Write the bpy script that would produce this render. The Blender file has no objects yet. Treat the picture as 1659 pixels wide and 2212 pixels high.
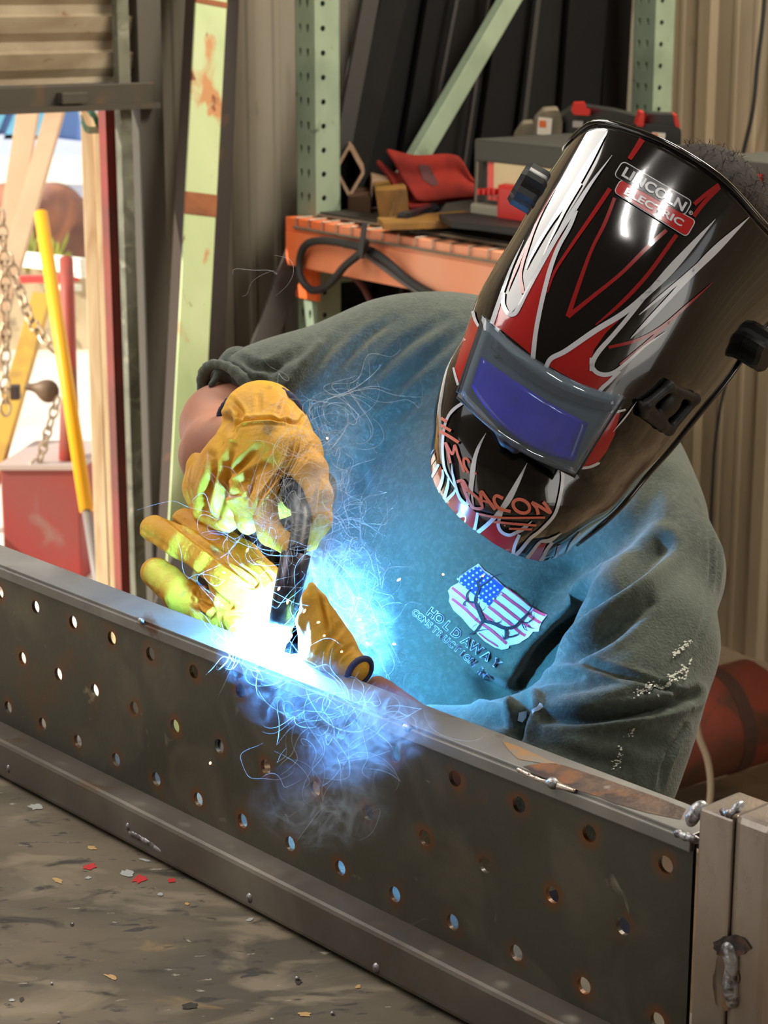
import bpy, bmesh, math, random
import numpy as np
from mathutils import Vector, Matrix, noise
from mathutils.bvhtree import BVHTree
from mathutils.geometry import delaunay_2d_cdt
rnd = random.Random(7)
SC = bpy.context.scene
COL = SC.collection

# ------------------------------------------------------------------ camera, light, exposure
F = 4400.0; W, H = 1659.0, 2212.0
PT = math.atan(1156.0/F); cs, sn = math.cos(PT), math.sin(PT)
RIGHT = np.array([1, 0, 0.]); UP = np.array([0, sn, cs]); DIR = np.array([0, cs, -sn]); CAM = np.array([0, 0, 1.73])
cd = bpy.data.cameras.new('camera'); cam = bpy.data.objects.new('camera', cd); COL.objects.link(cam)
cam.location = CAM; cam.rotation_euler = (math.pi/2-PT, 0, 0)
cd.sensor_fit = 'VERTICAL'; cd.sensor_height = 36; cd.lens = F/H*36; cd.clip_start = .05; cd.clip_end = 200
cd.dof.use_dof = True; cd.dof.focus_distance = 1.70; cd.dof.aperture_fstop = 17
SC.camera = cam
SC.view_settings.view_transform = 'Standard'; SC.view_settings.look = 'None'
SC.view_settings.exposure = 0.0; SC.view_settings.gamma = 1.0; SC.view_settings.use_curve_mapping = False
SC.cycles.use_denoising = True; SC.cycles.use_adaptive_sampling = True; SC.cycles.adaptive_threshold = .02
SC.cycles.max_bounces = 8; SC.cycles.transparent_max_bounces = 24; SC.cycles.volume_bounces = 1
SC.cycles.volume_step_rate = 2.0; SC.cycles.sample_clamp_indirect = 6.0; SC.cycles.caustics_reflective = False

wd = bpy.data.worlds.new('world'); SC.world = wd; wd.use_nodes = True
nt = wd.node_tree; bg = nt.nodes['Background']; sky = nt.nodes.new('ShaderNodeTexSky')
sky.sky_type = 'NISHITA'; sky.sun_disc = False; sky.sun_elevation = math.radians(48); sky.sun_rotation = math.radians(-70)
mxw = nt.nodes.new('ShaderNodeMix'); mxw.data_type = 'RGBA'; mxw.inputs[0].default_value = .75; nt.links.new(sky.outputs[0], mxw.inputs[6]); mxw.inputs[7].default_value = (8.6, 8.2, 7.6, 1)   # thin bright cloud over the blue
nt.links.new(mxw.outputs[2], bg.inputs[0]); bg.inputs[1].default_value = 0.16

def light(name, kind, loc, target, power, color, **kw):
    l = bpy.data.lights.new(name, kind); l.energy = power; l.color = color
    for k, v in kw.items(): setattr(l, k, v)
    o = bpy.data.objects.new(name, l); COL.objects.link(o); o.location = loc
    if target is not None:
        o.rotation_euler = (Vector(target)-Vector(loc)).to_track_quat('-Z', 'Y').to_euler()
    return o
light('sun', 'SUN', (-6, 8, 8), (-6+.85, 8+.25, 8-.5), 6.5, (1, .95, .86), angle=.01)
# lamp for daylight at the bay opening behind the camera; fill panels added overhead
light('bay_opening', 'AREA', (5.0, -1.9, 1.8), (.4, 1.2, 1.1), 22, (1, .93, .82), shape='RECTANGLE', size=2.0, size_y=2.4)
light('tube_lamp', 'AREA', (.62, .62, 3.2), (.5, 1.9, 1.1), 6, (1, .96, .9), shape='RECTANGLE', size=.05, size_y=.45)
light('tube_lamp', 'AREA', (1.0, .42, 3.2), (.5, 1.9, 1.1), 5, (1, .96, .9), shape='RECTANGLE', size=.05, size_y=.35)
light('overhead_fill', 'AREA', (-1.2, 2.2, 3.4), (-.3, 1.5, .9), 105, (1, .95, .88), shape='RECTANGLE', size=2.5, size_y=2.0)  # added fill for the table and plate; the roof above is closed
light('overhead_fill', 'AREA', (1.5, 3.2, 3.4), (.85, 3.5, 1.0), 165, (1, .93, .80), shape='RECTANGLE', size=1.1, size_y=1.1)  # second added fill, brightens the tan wall

# ------------------------------------------------------------------ coordinate helpers
def P(x, y, d):
    "point seen at picture position x, y at axis depth d metres"
    return CAM+d*(DIR+(x-W/2)/F*RIGHT-(y-H/2)/F*UP)
def proj(p):
    q = np.asarray(p, float)-CAM; d = q@DIR
    return np.stack([W/2+F*(q@RIGHT)/d, H/2-F*(q@UP)/d, d], -1)
def hit(x, y, p0, n):
    r = P(x, y, 1)-CAM; return CAM+r*(np.dot(p0-CAM, n)/np.dot(r, n))
T = P(1503, 1818, 1.40)                       # upper right corner of the drilled plate
AZ = math.radians(41.883)
EE = np.array([-math.sin(AZ), math.cos(AZ), 0]); NN = np.array([-math.cos(AZ), -math.sin(AZ), 0]); ZZ = np.array([0, 0, 1.])
def wp(e, n, z): return T+EE*e+NN*n+ZZ*z      # workpiece frame
def PN(x, y, n): return hit(x, y, T+NN*n, NN) # picture position on the upright plane n
TABLE_Z = T[2]-.2085
def lin(c):
    c = np.array(c, float)/255
    return tuple(np.where(c <= .04045, c/12.92, ((c+.055)/1.055)**2.4))

# ------------------------------------------------------------------ materials
MATS = {}
def mat(name, col, rough=.6, metal=0., layers=(), bump=0., bscale=200., coat=0., spec=.5, stretch=(1, 1, 1), sheen=0, alpha=1., trans=0., emis=None, estr=0, rvar=0.):
    """layers: (colour, scale, low, high, detail) mixed over by noise; col in sRGB 0-255"""
    if name in MATS: return MATS[name]
    m = bpy.data.materials.new(name); m.use_nodes = True; t = m.node_tree; N = t.nodes; L = t.links
    b = N['Principled BSDF']; b.inputs['Roughness'].default_value = rough; b.inputs['Metallic'].default_value = metal
    b.inputs['Coat Weight'].default_value = coat; b.inputs['Coat Roughness'].default_value = .06; b.inputs['Specular IOR Level'].default_value = spec
    b.inputs['Sheen Weight'].default_value = sheen; b.inputs['Alpha'].default_value = alpha; b.inputs['Transmission Weight'].default_value = trans
    if emis: b.inputs['Emission Color'].default_value = (*lin(emis), 1); b.inputs['Emission Strength'].default_value = estr
    tc = N.new('ShaderNodeTexCoord'); mp = N.new('ShaderNodeMapping'); L.new(tc.outputs['Object'], mp.inputs[0]); mp.inputs['Scale'].default_value = stretch
    cur = None
    c0 = (*lin(col), 1); b.inputs['Base Color'].default_value = c0
    for i, (c, sc, lo, hi, *dt) in enumerate(layers):
        nz = N.new('ShaderNodeTexNoise'); nz.inputs['Scale'].default_value = sc; nz.inputs['Detail'].default_value = dt[0] if dt else 5
        nz.inputs['Distortion'].default_value = .6
        off = N.new('ShaderNodeVectorMath'); off.operation = 'ADD'; off.inputs[1].default_value = (i*3.7, i*1.9, i*5.3)
        L.new(mp.outputs[0], off.inputs[0]); L.new(off.outputs[0], nz.inputs['Vector'])
        mr = N.new('ShaderNodeMapRange'); mr.inputs[1].default_value = lo; mr.inputs[2].default_value = hi; L.new(nz.outputs[0], mr.inputs[0])
        mx = N.new('ShaderNodeMix'); mx.data_type = 'RGBA'; L.new(mr.outputs[0], mx.inputs[0])
        if cur is None: mx.inputs[6].default_value = c0
        else: L.new(cur, mx.inputs[6])
        mx.inputs[7].default_value = (*lin(c), 1); cur = mx.outputs[2]
    if cur is not None: L.new(cur, b.inputs['Base Color'])
    if rvar:
        nz = N.new('ShaderNodeTexNoise'); nz.inputs['Scale'].default_value = 14; nz.inputs['Detail'].default_value = 6; L.new(mp.outputs[0], nz.inputs['Vector'])
        mr = N.new('ShaderNodeMapRange'); mr.inputs[1].default_value = .3; mr.inputs[2].default_value = .7
        mr.inputs[3].default_value = max(0, rough-rvar); mr.inputs[4].default_value = min(1, rough+rvar); L.new(nz.outputs[0], mr.inputs[0]); L.new(mr.outputs[0], b.inputs['Roughness'])
    if bump:
        nz = N.new('ShaderNodeTexNoise'); nz.inputs['Scale'].default_value = bscale; nz.inputs['Detail'].default_value = 4; L.new(mp.outputs[0], nz.inputs['Vector'])
        bp = N.new('ShaderNodeBump'); bp.inputs['Strength'].default_value = bump; bp.inputs['Distance'].default_value = .002
        L.new(nz.outputs[0], bp.inputs['Height']); L.new(bp.outputs[0], b.inputs['Normal'])
    MATS[name] = m; m['pb'] = 1
    return m

# ------------------------------------------------------------------ objects
def tag(o, label=None, cat=None, group=None, kind=None):
    if label: o['label'] = label
    if cat: o['category'] = cat
    if group: o['group'] = group
    if kind: o['kind'] = kind
    return o
def empty(name, loc, label=None, cat=None, group=None):
    o = bpy.data.objects.new(name, None); COL.objects.link(o); o.location = tuple(loc); o.empty_display_size = .05
    return tag(o, label, cat, group)
def setpar(o, par):
    if par is not None:
        o.parent = par; bpy.context.view_layer.update(); o.matrix_parent_inverse = par.matrix_world.inverted()
def meshobj(name, verts, faces, m, par=None, smooth=False, origin=None):
    me = bpy.data.meshes.new(name); v = np.asarray(verts, float).reshape(-1, 3)
    o0 = np.array(origin, float) if origin is not None else (v.mean(0) if len(v) else np.zeros(3))
    me.from_pydata((v-o0).tolist(), [], [tuple(int(i) for i in f) for f in faces]); me.update()
    if smooth: me.polygons.foreach_set('use_smooth', [True]*len(me.polygons))
    for mm in (m if isinstance(m, (list, tuple)) else [m]): me.materials.append(mm)
    o = bpy.data.objects.new(name, me); COL.objects.link(o); o.location = tuple(o0)
    setpar(o, par)
    return o
def unit(v): v = np.asarray(v, float); return v/(np.linalg.norm(v)+1e-12)
class MB:
    def __init__(s): s.v = []; s.f = []
    def add(s, v, f):
        k = len(s.v); s.v += [tuple(p) for p in v]; s.f += [tuple(i+k for i in q) for q in f]; return s
    def box(s, c, ax, ay, az, b=0.):
        "box from centre and three half-axis vectors, edges chamfered by b (fraction)"
        c, ax, ay, az = (np.array(q, float) for q in (c, ax, ay, az))
        if b <= 0:
            v = [c+i*ax+j*ay+k*az for i in (-1, 1) for j in (-1, 1) for k in (-1, 1)]
            return s.add(v, [(0, 1, 3, 2), (4, 6, 7, 5), (0, 4, 5, 1), (2, 3, 7, 6), (0, 2, 6, 4), (1, 5, 7, 3)])
        la, lb, lc = (np.linalg.norm(q) for q in (ax, ay, az)); d = b*min(la, lb, lc)
        bm = bmesh.new(); vs = [bm.verts.new((i*la, j*lb, k*lc)) for i in (-1, 1) for j in (-1, 1) for k in (-1, 1)]
        for q in [(0, 1, 3, 2), (4, 6, 7, 5), (0, 4, 5, 1), (2, 3, 7, 6), (0, 2, 6, 4), (1, 5, 7, 3)]: bm.faces.new([vs[i] for i in q])
        bmesh.ops.bevel(bm, geom=bm.edges[:], offset=d, segments=2, affect='EDGES', profile=.6)
        bm.verts.index_update(); A = np.stack([ax/la, ay/lb, az/lc])
        v = [c+np.array(q.co)@A for q in bm.verts]; f = [[q.index for q in g.verts] for g in bm.faces]; bm.free()
        return s.add(v, f)
    def bar(s, p, q, w, h, side, b=0.):
        "box from p to q, width w along side, thickness h"
        p, q = np.array(p, float), np.array(q, float); d = q-p; L = np.linalg.norm(d); u = d/L
        sd = np.array(side, float); sd = unit(sd-u*np.dot(sd, u)); tt = np.cross(u, sd)
        return s.box((p+q)/2, u*L/2, sd*w/2, tt*h/2, b)
    def tube(s, pts, r, n=10, cap=True):
        pts = [np.array(q, float) for q in pts]; m = len(pts); rr = r if hasattr(r, '__len__') else [r]*m
        t0 = unit(pts[1]-pts[0]); a = unit(np.cross(t0, [0, 0, 1.]) if abs(t0[2]) < .9 else np.cross(t0, [1., 0, 0]))
        V = []
        for i in range(m):
            t = unit(pts[min(i+1, m-1)]-pts[max(i-1, 0)]); a = unit(a-t*np.dot(a, t)); bb = np.cross(t, a)
            V += [pts[i]+rr[i]*(a*math.cos(2*math.pi*k/n)+bb*math.sin(2*math.pi*k/n)) for k in range(n)]
        Fc = [(i*n+k, i*n+(k+1) % n, (i+1)*n+(k+1) % n, (i+1)*n+k) for i in range(m-1) for k in range(n)]
        if cap: Fc += [tuple(range(n))[::-1], tuple((m-1)*n+k for k in range(n))]
        return s.add(V, Fc)
    def prism(s, poly, d):
        "closed outline (3D points) swept by vector d"
        n = len(poly); V = [np.array(q, float) for q in poly]; V += [q+np.array(d, float) for q in V]
        return s.add(V, [tuple(range(n)), tuple(range(2*n-1, n-1, -1))]+[(i, (i+1) % n, n+(i+1) % n, n+i) for i in range(n)])
    def build(s, name, m, par=None, smooth=False, origin=None): return meshobj(name, s.v, s.f, m, par, smooth, origin)
def smooth_path(pts, k=6):
    "Catmull-Rom through the points"
    p = [np.array(q, float) for q in pts]; p = [2*p[0]-p[1]]+p+[2*p[-1]-p[-2]]; out = []
    for i in range(1, len(p)-2):
        for j in range(k):
            t = j/k; out.append(.5*((2*p[i])+(-p[i-1]+p[i+1])*t+(2*p[i-1]-5*p[i]+4*p[i+1]-p[i+2])*t*t+(-p[i-1]+3*p[i]-3*p[i+1]+p[i+2])*t**3))
    return out+[p[-2]]

# ------------------------------------------------------------------ soft bodies: signed distance -> surface nets
def rcone(X, a, ra, b, rb):
    ba = b-a; l2 = ba@ba; rr = ra-rb; a2 = l2-rr*rr; il = 1/l2
    pa = X-a; y = pa@ba; z = y-l2
    x2 = ((pa*l2-np.outer(y, ba))**2).sum(1); y2 = y*y*l2; z2 = z*z*l2
    k = np.sign(rr)*rr*rr*x2
    out = (np.sqrt(x2*a2*il)+y*rr)*il-ra
    c1 = np.sign(z)*a2*z2 > k; c2 = (~c1) & (np.sign(y)*a2*y2 < k)
    out[c1] = np.sqrt(x2[c1]+z2[c1])*il-rb; out[c2] = np.sqrt(x2[c2]+y2[c2])*il-ra
    return out
def ellip(X, c, R, r):
    q = (X-c)@R; k0 = np.sqrt(((q/r)**2).sum(1)); k1 = np.sqrt(((q/(r*r))**2).sum(1)); return k0*(k0-1)/np.maximum(k1, 1e-9)
def smin(a, b, k): h = np.maximum(k-np.abs(a-b), 0)/k; return np.minimum(a, b)-h*h*k*.25
class Soft:
    "a list of primitives blended in order; k is the blend width"
    def __init__(s): s.p = []; s.lo = np.full(3, 1e9); s.hi = np.full(3, -1e9)
    def _b(s, c, r): s.lo = np.minimum(s.lo, c-r); s.hi = np.maximum(s.hi, c+r)
    def cap(s, a, ra, b, rb, k=.01):
        a, b = np.array(a), np.array(b); s._b(a, ra+.01); s._b(b, rb+.01); s.p.append(('c', a, ra, b, rb, k)); return s
    def chain(s, pts, k=.01):
        for (a, ra), (b, rb) in zip(pts, pts[1:]): s.cap(a, ra, b, rb, k)
        return s
    def ell(s, c, axes, r, k=.01):
        c = np.array(c); a0 = unit(axes[0]); a1 = unit(np.array(axes[1])-a0*np.dot(axes[1], a0)); a2 = np.cross(a0, a1); a2 = a2 if np.dot(a2, axes[2]) > 0 else -a2; axes = (a0, a1, a2); s._b(c, max(r)+.01); s.p.append(('e', c, np.array(axes).T, np.array(r), k)); return s
    def sub(s, c, axes, r, k=.01): s.p.append(('s', np.array(c), np.array(axes).T, np.array(r), k)); return s
    def eval(s, X):
        d = np.full(len(X), 10.)
        for q in s.p:
            if q[0] == 'c': d = smin(d, rcone(X, *q[1:5]), q[5])
            elif q[0] == 'e': d = smin(d, ellip(X, *q[1:4]), q[4])
            else: d = -smin(-d, ellip(X, *q[1:4]), q[4])
        return d
    def mesh(s, h, grow=0., cut=None):
        lo, hi = s.lo-2*h-grow, s.hi+2*h+grow; n = np.ceil((hi-lo)/h).astype(int)+1
        ax = [lo[i]+h*np.arange(n[i]) for i in range(3)]; D = np.empty(n)
        for i in range(n[0]):
            g = np.stack(np.meshgrid([ax[0][i]], ax[1], ax[2], indexing='ij'), -1).reshape(-1, 3)
            v = s.eval(g)-grow
            if cut is not None: v = np.maximum(v, cut(g))
            D[i] = v.reshape(n[1], n[2])
        I = D < 0; c = sum(I[a:n[0]-1+a, b:n[1]-1+b, e:n[2]-1+e].astype(int) for a in (0, 1) for b in (0, 1) for e in (0, 1))
        act = (c > 0) & (c < 8); idx = -np.ones(act.shape, int); idx[act] = np.arange(act.sum())
        acc = np.zeros(act.shape+(3,)); cnt = np.zeros(act.shape)
        offs = [(a, b, e) for a in (0, 1) for b in (0, 1) for e in (0, 1)]
        sl = lambda o: tuple(slice(o[i], n[i]-1+o[i]) for i in range(3))
        for o in offs:
            for k in range(3):
                if o[k] == 0:
                    o2 = list(o); o2[k] = 1; A, B = D[sl(o)], D[sl(o2)]; x = (A < 0) != (B < 0)
                    t = np.where(x, A/np.where(x, A-B, 1), 0)
                    for q in range(3): acc[..., q] += np.where(x, (t if q == k else o[q]), 0)
                    cnt += x
        cells = np.argwhere(act); V = lo+h*(cells+acc[act]/cnt[act][:, None]); Fq = []
        for k in range(3):
            i, j = [(1, 2), (2, 0), (0, 1)][k]
            s0 = [slice(1, n[q]-1) for q in range(3)]; s0[k] = slice(0, n[k]-1); s1 = list(s0); s1[k] = slice(1, n[k])
            A, B = I[tuple(s0)], I[tuple(s1)]; e = np.argwhere(A != B); fl = A[tuple(e.T)]
            base = e.copy(); 
            for q in range(3):
                if q != k: base[:, q] += 1
            def at(di, dj):
                bq = base.copy(); bq[:, i] -= di; bq[:, j] -= dj; return idx[tuple(bq.T)]
            q4 = np.stack([at(0, 0), at(1, 0), at(1, 1), at(0, 1)], 1)
            q4[~fl] = q4[~fl][:, ::-1]; Fq.append(q4)
        Fq = np.concatenate(Fq); Fq = Fq[(Fq >= 0).all(1)]
        return V, Fq
def subdiv(V, Fq, levels=1, sm=2):
    me = bpy.data.meshes.new('t'); me.from_pydata(V.tolist(), [], Fq.tolist()); o = bpy.data.objects.new('t', me); COL.objects.link(o)
    if sm: a = o.modifiers.new('s', 'SMOOTH'); a.iterations = sm; a.factor = .5
    if levels: b = o.modifiers.new('d', 'SUBSURF'); b.levels = levels; b.render_levels = levels
    dg = bpy.context.evaluated_depsgraph_get(); em = o.evaluated_get(dg).to_mesh()
    v = np.empty(len(em.vertices)*3); em.vertices.foreach_get('co', v); v = v.reshape(-1, 3)
    nn = np.empty(len(em.vertices)*3); em.vertices.foreach_get('normal', nn); nn = nn.reshape(-1, 3)
    f = np.empty(len(em.loops), int); em.loops.foreach_get('vertex_index', f); f = f.reshape(-1, 4)
    bpy.data.objects.remove(o); bpy.data.meshes.remove(me)
    return v, f, nn
def polydist(x, y, pts):
    d = np.full(len(x), 1e9); tt = np.zeros(len(x)); L = 0; m = len(pts)-1
    for i in range(m):
        ax, ay = pts[i]; bx, by = pts[i+1]; dx, dy = bx-ax, by-ay
        t = np.clip(((x-ax)*dx+(y-ay)*dy)/(dx*dx+dy*dy+1e-9), 0, 1); q = np.hypot(x-ax-t*dx, y-ay-t*dy)
        k = q < d; d[k] = q[k]; tt[k] = (i+t[k])/m
    return d, tt
def folds(V, Nn, strokes, facing=.05):
    """push the surface along its normals: strokes = (points, half width px, depth m); negative depth raises"""
    pr = proj(V); view = CAM-V; view /= np.linalg.norm(view, axis=1)[:, None]
    fr = np.clip(((Nn*view).sum(1)-facing)/.2, 0, 1); disp = np.zeros(len(V))
    for pts, w, a in strokes:
        pp = [tuple(q[:2]) for q in smooth_path([(x, y, 0) for x, y in pts], 4)] if len(pts) > 2 else pts
        xs = [q[0] for q in pp]; ys = [q[1] for q in pp]
        m = np.where((pr[:, 0] > min(xs)-3*w) & (pr[:, 0] < max(xs)+3*w) & (pr[:, 1] > min(ys)-3*w) & (pr[:, 1] < max(ys)+3*w) & (fr > 0))[0]
        if not len(m): continue
        d, t = polydist(pr[m, 0], pr[m, 1], pp); tap = np.sin(np.pi*np.clip(t, .06, .94))**.6
        u = d/w; disp[m] += -a*tap*(np.exp(-u*u)-.35*np.exp(-((u-1.9)/.9)**2))
    return V+Nn*(disp*fr)[:, None]
def crinkle(V, Nn, scale, amp, seed=0.):
    d = np.array([noise.noise(Vector(tuple(p*scale+seed))) for p in V]); return V+Nn*(d*amp)[:, None]

# ------------------------------------------------------------------ thin prints laid on a surface
def bvh_of(objs):
    V = []; Fc = []
    for o in objs:
        k = len(V); mw = o.matrix_world; V += [tuple(mw @ v.co) for v in o.data.vertices]; Fc += [tuple(i+k for i in p.vertices) for p in o.data.polygons]
    return BVHTree.FromPolygons(V, Fc)
def ray(b, x, y):
    d = Vector(tuple(unit(P(x, y, 1)-CAM))); return b.ray_cast(Vector(tuple(CAM)), d)
SNAP = [None]
def onto(b, x, y, off):
    h = ray(b, x, y)
    if SNAP[0] is not None:
        u_ = unit(np.array(SNAP[0], float)-np.array([x, y])); k = 0
        while (h[0] is None or abs(proj(np.array(h[0]))[2]-1.68) > .10) and k < 6: k += 1; h = ray(b, x+u_[0]*k*2, y+u_[1]*k*2)
    if h[0] is None: return None
    n = h[1]; d = Vector(tuple(CAM))-h[0]
    if n.dot(d) < 0: n = -n
    return h[0]+n*off+d.normalized()*off*.5
def strip(pts, w, step=5):
    "2D ribbon quads: w number or (w0..wn) per point"
    ww = w if hasattr(w, '__len__') else [w]*len(pts)
    q = smooth_path([(x, y, k) for (x, y), k in zip(pts, ww)], 10) if len(pts) > 2 else [np.array([*pts[0], ww[0]])+(np.array([*pts[1], ww[1]])-np.array([*pts[0], ww[0]]))*t for t in np.linspace(0, 1, 14)]
    V = []; Fc = []
    for i, p in enumerate(q):
        t = unit(q[min(i+1, len(q)-1)][:2]-q[max(i-1, 0)][:2]); n = np.array([-t[1], t[0]])
        for s in (-1, 0, 1): V.append(p[:2]+n*s*p[2]/2)
    for i in range(len(q)-1):
        for s in (0, 1): a = i*3+s; Fc.append((a, a+1, a+4, a+3))
    return V, Fc
def fill(poly, step=12):
    "2D triangulated fill with inner points"
    xs = [p[0] for p in poly]; ys = [p[1] for p in poly]; pts = []; 
    for i in range(len(poly)):
        a, b = np.array(poly[i], float), np.array(poly[(i+1) % len(poly)], float); k = max(1, int(np.linalg.norm(b-a)/step)); pts += [a+(b-a)*j/k for j in range(k)]
    nb = len(pts); x = min(xs)+step*.53
    while x < max(xs):
        y = min(ys)+step*.47
        while y < max(ys): pts.append(np.array([x, y])); y += step
        x += step
    r = delaunay_2d_cdt([Vector(p) for p in pts], [], [list(range(nb))], 1, 1e-4)
    return [np.array(v) for v in r[0]], [tuple(f) for f in r[2]]
def decal(name, shapes, b, m, par, off=.0006):
    "shapes: list of (V2, F2) in picture positions, laid on the surface under them"
    V = []; Fc = []
    for v2, f2 in shapes:
        mp = {}
        for i, p in enumerate(v2):
            q = onto(b, p[0], p[1], off)
            if q is not None: mp[i] = len(V); V.append(tuple(q))
        for f in f2:
            if all(i in mp for i in f):
                g = [mp[i] for i in f]; q = np.array([V[i] for i in g])
                if np.ptp(q@DIR) < .03: Fc.append(g)
    return meshobj(name, V, Fc, m, par, True) if Fc else None
def text2d(s, size=1., bold=0.0, spacing=1., shear=0.):
    c = bpy.data.curves.new('txt', 'FONT'); c.body = s; c.size = size; c.offset = bold; c.space_character = spacing; c.shear = shear
    c.align_x = 'CENTER'; c.align_y = 'CENTER'; c.resolution_u = 3; o = bpy.data.objects.new('txt', c); COL.objects.link(o)
    dg = bpy.context.evaluated_depsgraph_get(); me = o.evaluated_get(dg).to_mesh()
    V = [np.array(v.co[:2]) for v in me.vertices]; Fc = [tuple(p.vertices) for p in me.polygons]
    bpy.data.objects.remove(o); bpy.data.curves.remove(c)
    return V, Fc
def affine(shape, cx, cy, ux, uy, w, h=None):
    "fit text of its own width to w picture units along direction (ux, uy); height keeps the aspect times hscale"
    V, Fc = shape; A = np.array(V); A = A-(A.max(0)+A.min(0))/2; k = w/np.ptp(A[:, 0]); kh = h/np.ptp(A[:, 1]) if h else k; u = unit((ux, uy)); v = np.array([-u[1], u[0]])
    return [np.array([cx, cy])+u*p[0]*k-v*p[1]*kh for p in A], Fc
# ------------------------------------------------------------------ materials of the place
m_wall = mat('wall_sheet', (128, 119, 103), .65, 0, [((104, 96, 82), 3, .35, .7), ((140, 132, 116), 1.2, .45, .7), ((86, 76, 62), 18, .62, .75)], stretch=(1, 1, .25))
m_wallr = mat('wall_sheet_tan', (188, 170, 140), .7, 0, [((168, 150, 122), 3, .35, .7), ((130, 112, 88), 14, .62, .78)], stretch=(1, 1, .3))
m_floor = mat('floor_concrete', (150, 128, 102), .85, 0, [((118, 98, 76), 2.5, .35, .7), ((90, 74, 58), 9, .55, .75)], bump=.2, bscale=60)
m_ceil = mat('ceiling_sheet', (120, 116, 106), .8)
m_plate = None
m_steel = mat('steel_dull', (120, 112, 102), .40, .45, [((98, 92, 86), 9, .35, .65), ((112, 92, 74), 26, .58, .75), ((158, 150, 138), 4, .55, .75)], bump=.08, bscale=120, rvar=.12)
m_flange = mat('steel_mill', (142, 140, 134), .42, .25, [((112, 110, 106), 10, .35, .65), ((88, 60, 42), 16, .63, .72), ((150, 146, 138), 5, .55, .8)], bump=.08, bscale=90, rvar=.1)
m_bright = mat('steel_ground', (196, 184, 172), .30, .8, [((124, 114, 112), 7, .4, .68), ((160, 132, 104), 4, .55, .72)], bump=.12, bscale=260, stretch=(1, 1, .35), rvar=.1)
m_weld = mat('weld_metal', (176, 176, 178), .35, .6, [((90, 84, 86), 90, .45, .6)], bump=.3, bscale=500)
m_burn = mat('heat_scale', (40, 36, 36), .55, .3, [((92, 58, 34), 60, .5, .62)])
m_table = mat('table_worn', (114, 102, 84), .78, 0, [((88, 80, 67), 4.2, .40, .60, 9), ((138, 125, 104), 8, .54, .64, 9), ((62, 56, 48), 16, .58, .68, 9), ((158, 128, 84), 11, .66, .74, 8), ((64, 60, 56), 42, .62, .7, 5), ((168, 160, 144), 60, .7, .74, 4)], bump=.35, bscale=60, stretch=(1, 1.9, 1), rvar=.15)
m_green = mat('rack_green', (138, 152, 128), .5, .1, [((116, 130, 108), 5, .45, .7), ((76, 84, 70), 22, .64, .74)])
m_orange = mat('rack_orange', (246, 112, 48), .5, 0, [((228, 98, 42), 6, .4, .7), ((240, 164, 124), 1.1, .42, .56)])
m_wire = mat('deck_wire', (150, 138, 120), .45, .6)
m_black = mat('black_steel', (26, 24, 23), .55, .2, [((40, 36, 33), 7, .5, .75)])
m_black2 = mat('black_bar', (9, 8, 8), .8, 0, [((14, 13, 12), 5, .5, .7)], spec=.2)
m_rub = mat('black_rubber', (44, 42, 42), .6, 0)
m_redp = mat('red_plastic', (205, 40, 34), .4, 0)
m_wood = mat('pale_timber', (240, 212, 168), .7, 0, [((200, 160, 116), 3, .4, .7)], stretch=(9, 9, .6))
m_redst = mat('red_oxide', (128, 58, 48), .6, .1, [((98, 56, 48), 6, .4, .65), ((150, 50, 44), 2, .5, .7)])
m_yel = mat('yellow_paint', (250, 176, 10), .5, 0)
m_yel2 = mat('yellow_worn', (206, 160, 62), .6, 0, [((150, 120, 60), 5, .5, .7)])

# ------------------------------------------------------------------ structure
W0 = np.array([.74, 5.40, 0]); UL = unit([-.807, -.59, 0]); VR = unit([.59, -.807, 0]); NL = VR; NR = UL
CEIL = 3.5
def corrugated(name, p0, d, n, t0, t1, z0, z1, m, period=.26, off=.0, hs=1.):
    prof = []; t = t0
    k = math.floor((t0-off)/period)
    pts = [(t0, 0)]
    while True:
        b = off+k*period
        for a, h in ((.0, 0), (.02, .022), (.06, .022), (.08, 0), (.13, 0), (.136, .004), (.148, .004), (.154, 0), (.2, 0), (.206, .004), (.218, .004), (.224, 0)):
            if t0 < b+a < t1: pts.append((b+a, h*hs))
        k += 1
        if b > t1: break
    pts.append((t1, 0)); b = MB(); V = []
    for a, h in pts:
        q = p0+d*a+n*h; V += [(q[0], q[1], z0), (q[0], q[1], z1)]
    V2 = [tuple(np.array(v)-n*.03*1 if True else v) for v in V]
    F_ = [(2*i, 2*i+2, 2*i+3, 2*i+1) for i in range(len(pts)-1)]
    m0 = len(V); F_ += [(m0+2*i, m0+2*i+1, m0+2*i+3, m0+2*i+2) for i in range(len(pts)-1)]
    F_ += [(0, 1, m0+1, m0), (2*len(pts)-2, m0+2*len(pts)-2, m0+2*len(pts)-1, 2*len(pts)-1)]
    o = meshobj(name, V+V2, F_, m); tag(o, kind='structure'); return o
T_OP = (hit(289, 300, W0, NL)-W0)@UL       # where the door opening starts
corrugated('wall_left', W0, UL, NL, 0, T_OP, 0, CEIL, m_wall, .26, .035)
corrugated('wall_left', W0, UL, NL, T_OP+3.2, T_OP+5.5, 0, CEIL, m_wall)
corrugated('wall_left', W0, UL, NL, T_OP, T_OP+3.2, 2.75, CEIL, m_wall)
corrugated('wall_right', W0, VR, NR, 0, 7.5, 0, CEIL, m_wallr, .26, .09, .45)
pc = [W0+UL*(T_OP+5.5), W0, W0+VR*7.5]
def slabpoly(pts, z, th, name, m): 
    o = MB().prism([(p[0], p[1], z) for p in pts], (0, 0, th)).build(name, m); return tag(o, kind='structure')
slabpoly([pc[0], pc[1], pc[2], np.array([5.2, -3, 0]), np.array([-4.4, -3, 0])], CEIL, .06, 'ceiling', m_ceil)
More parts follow.
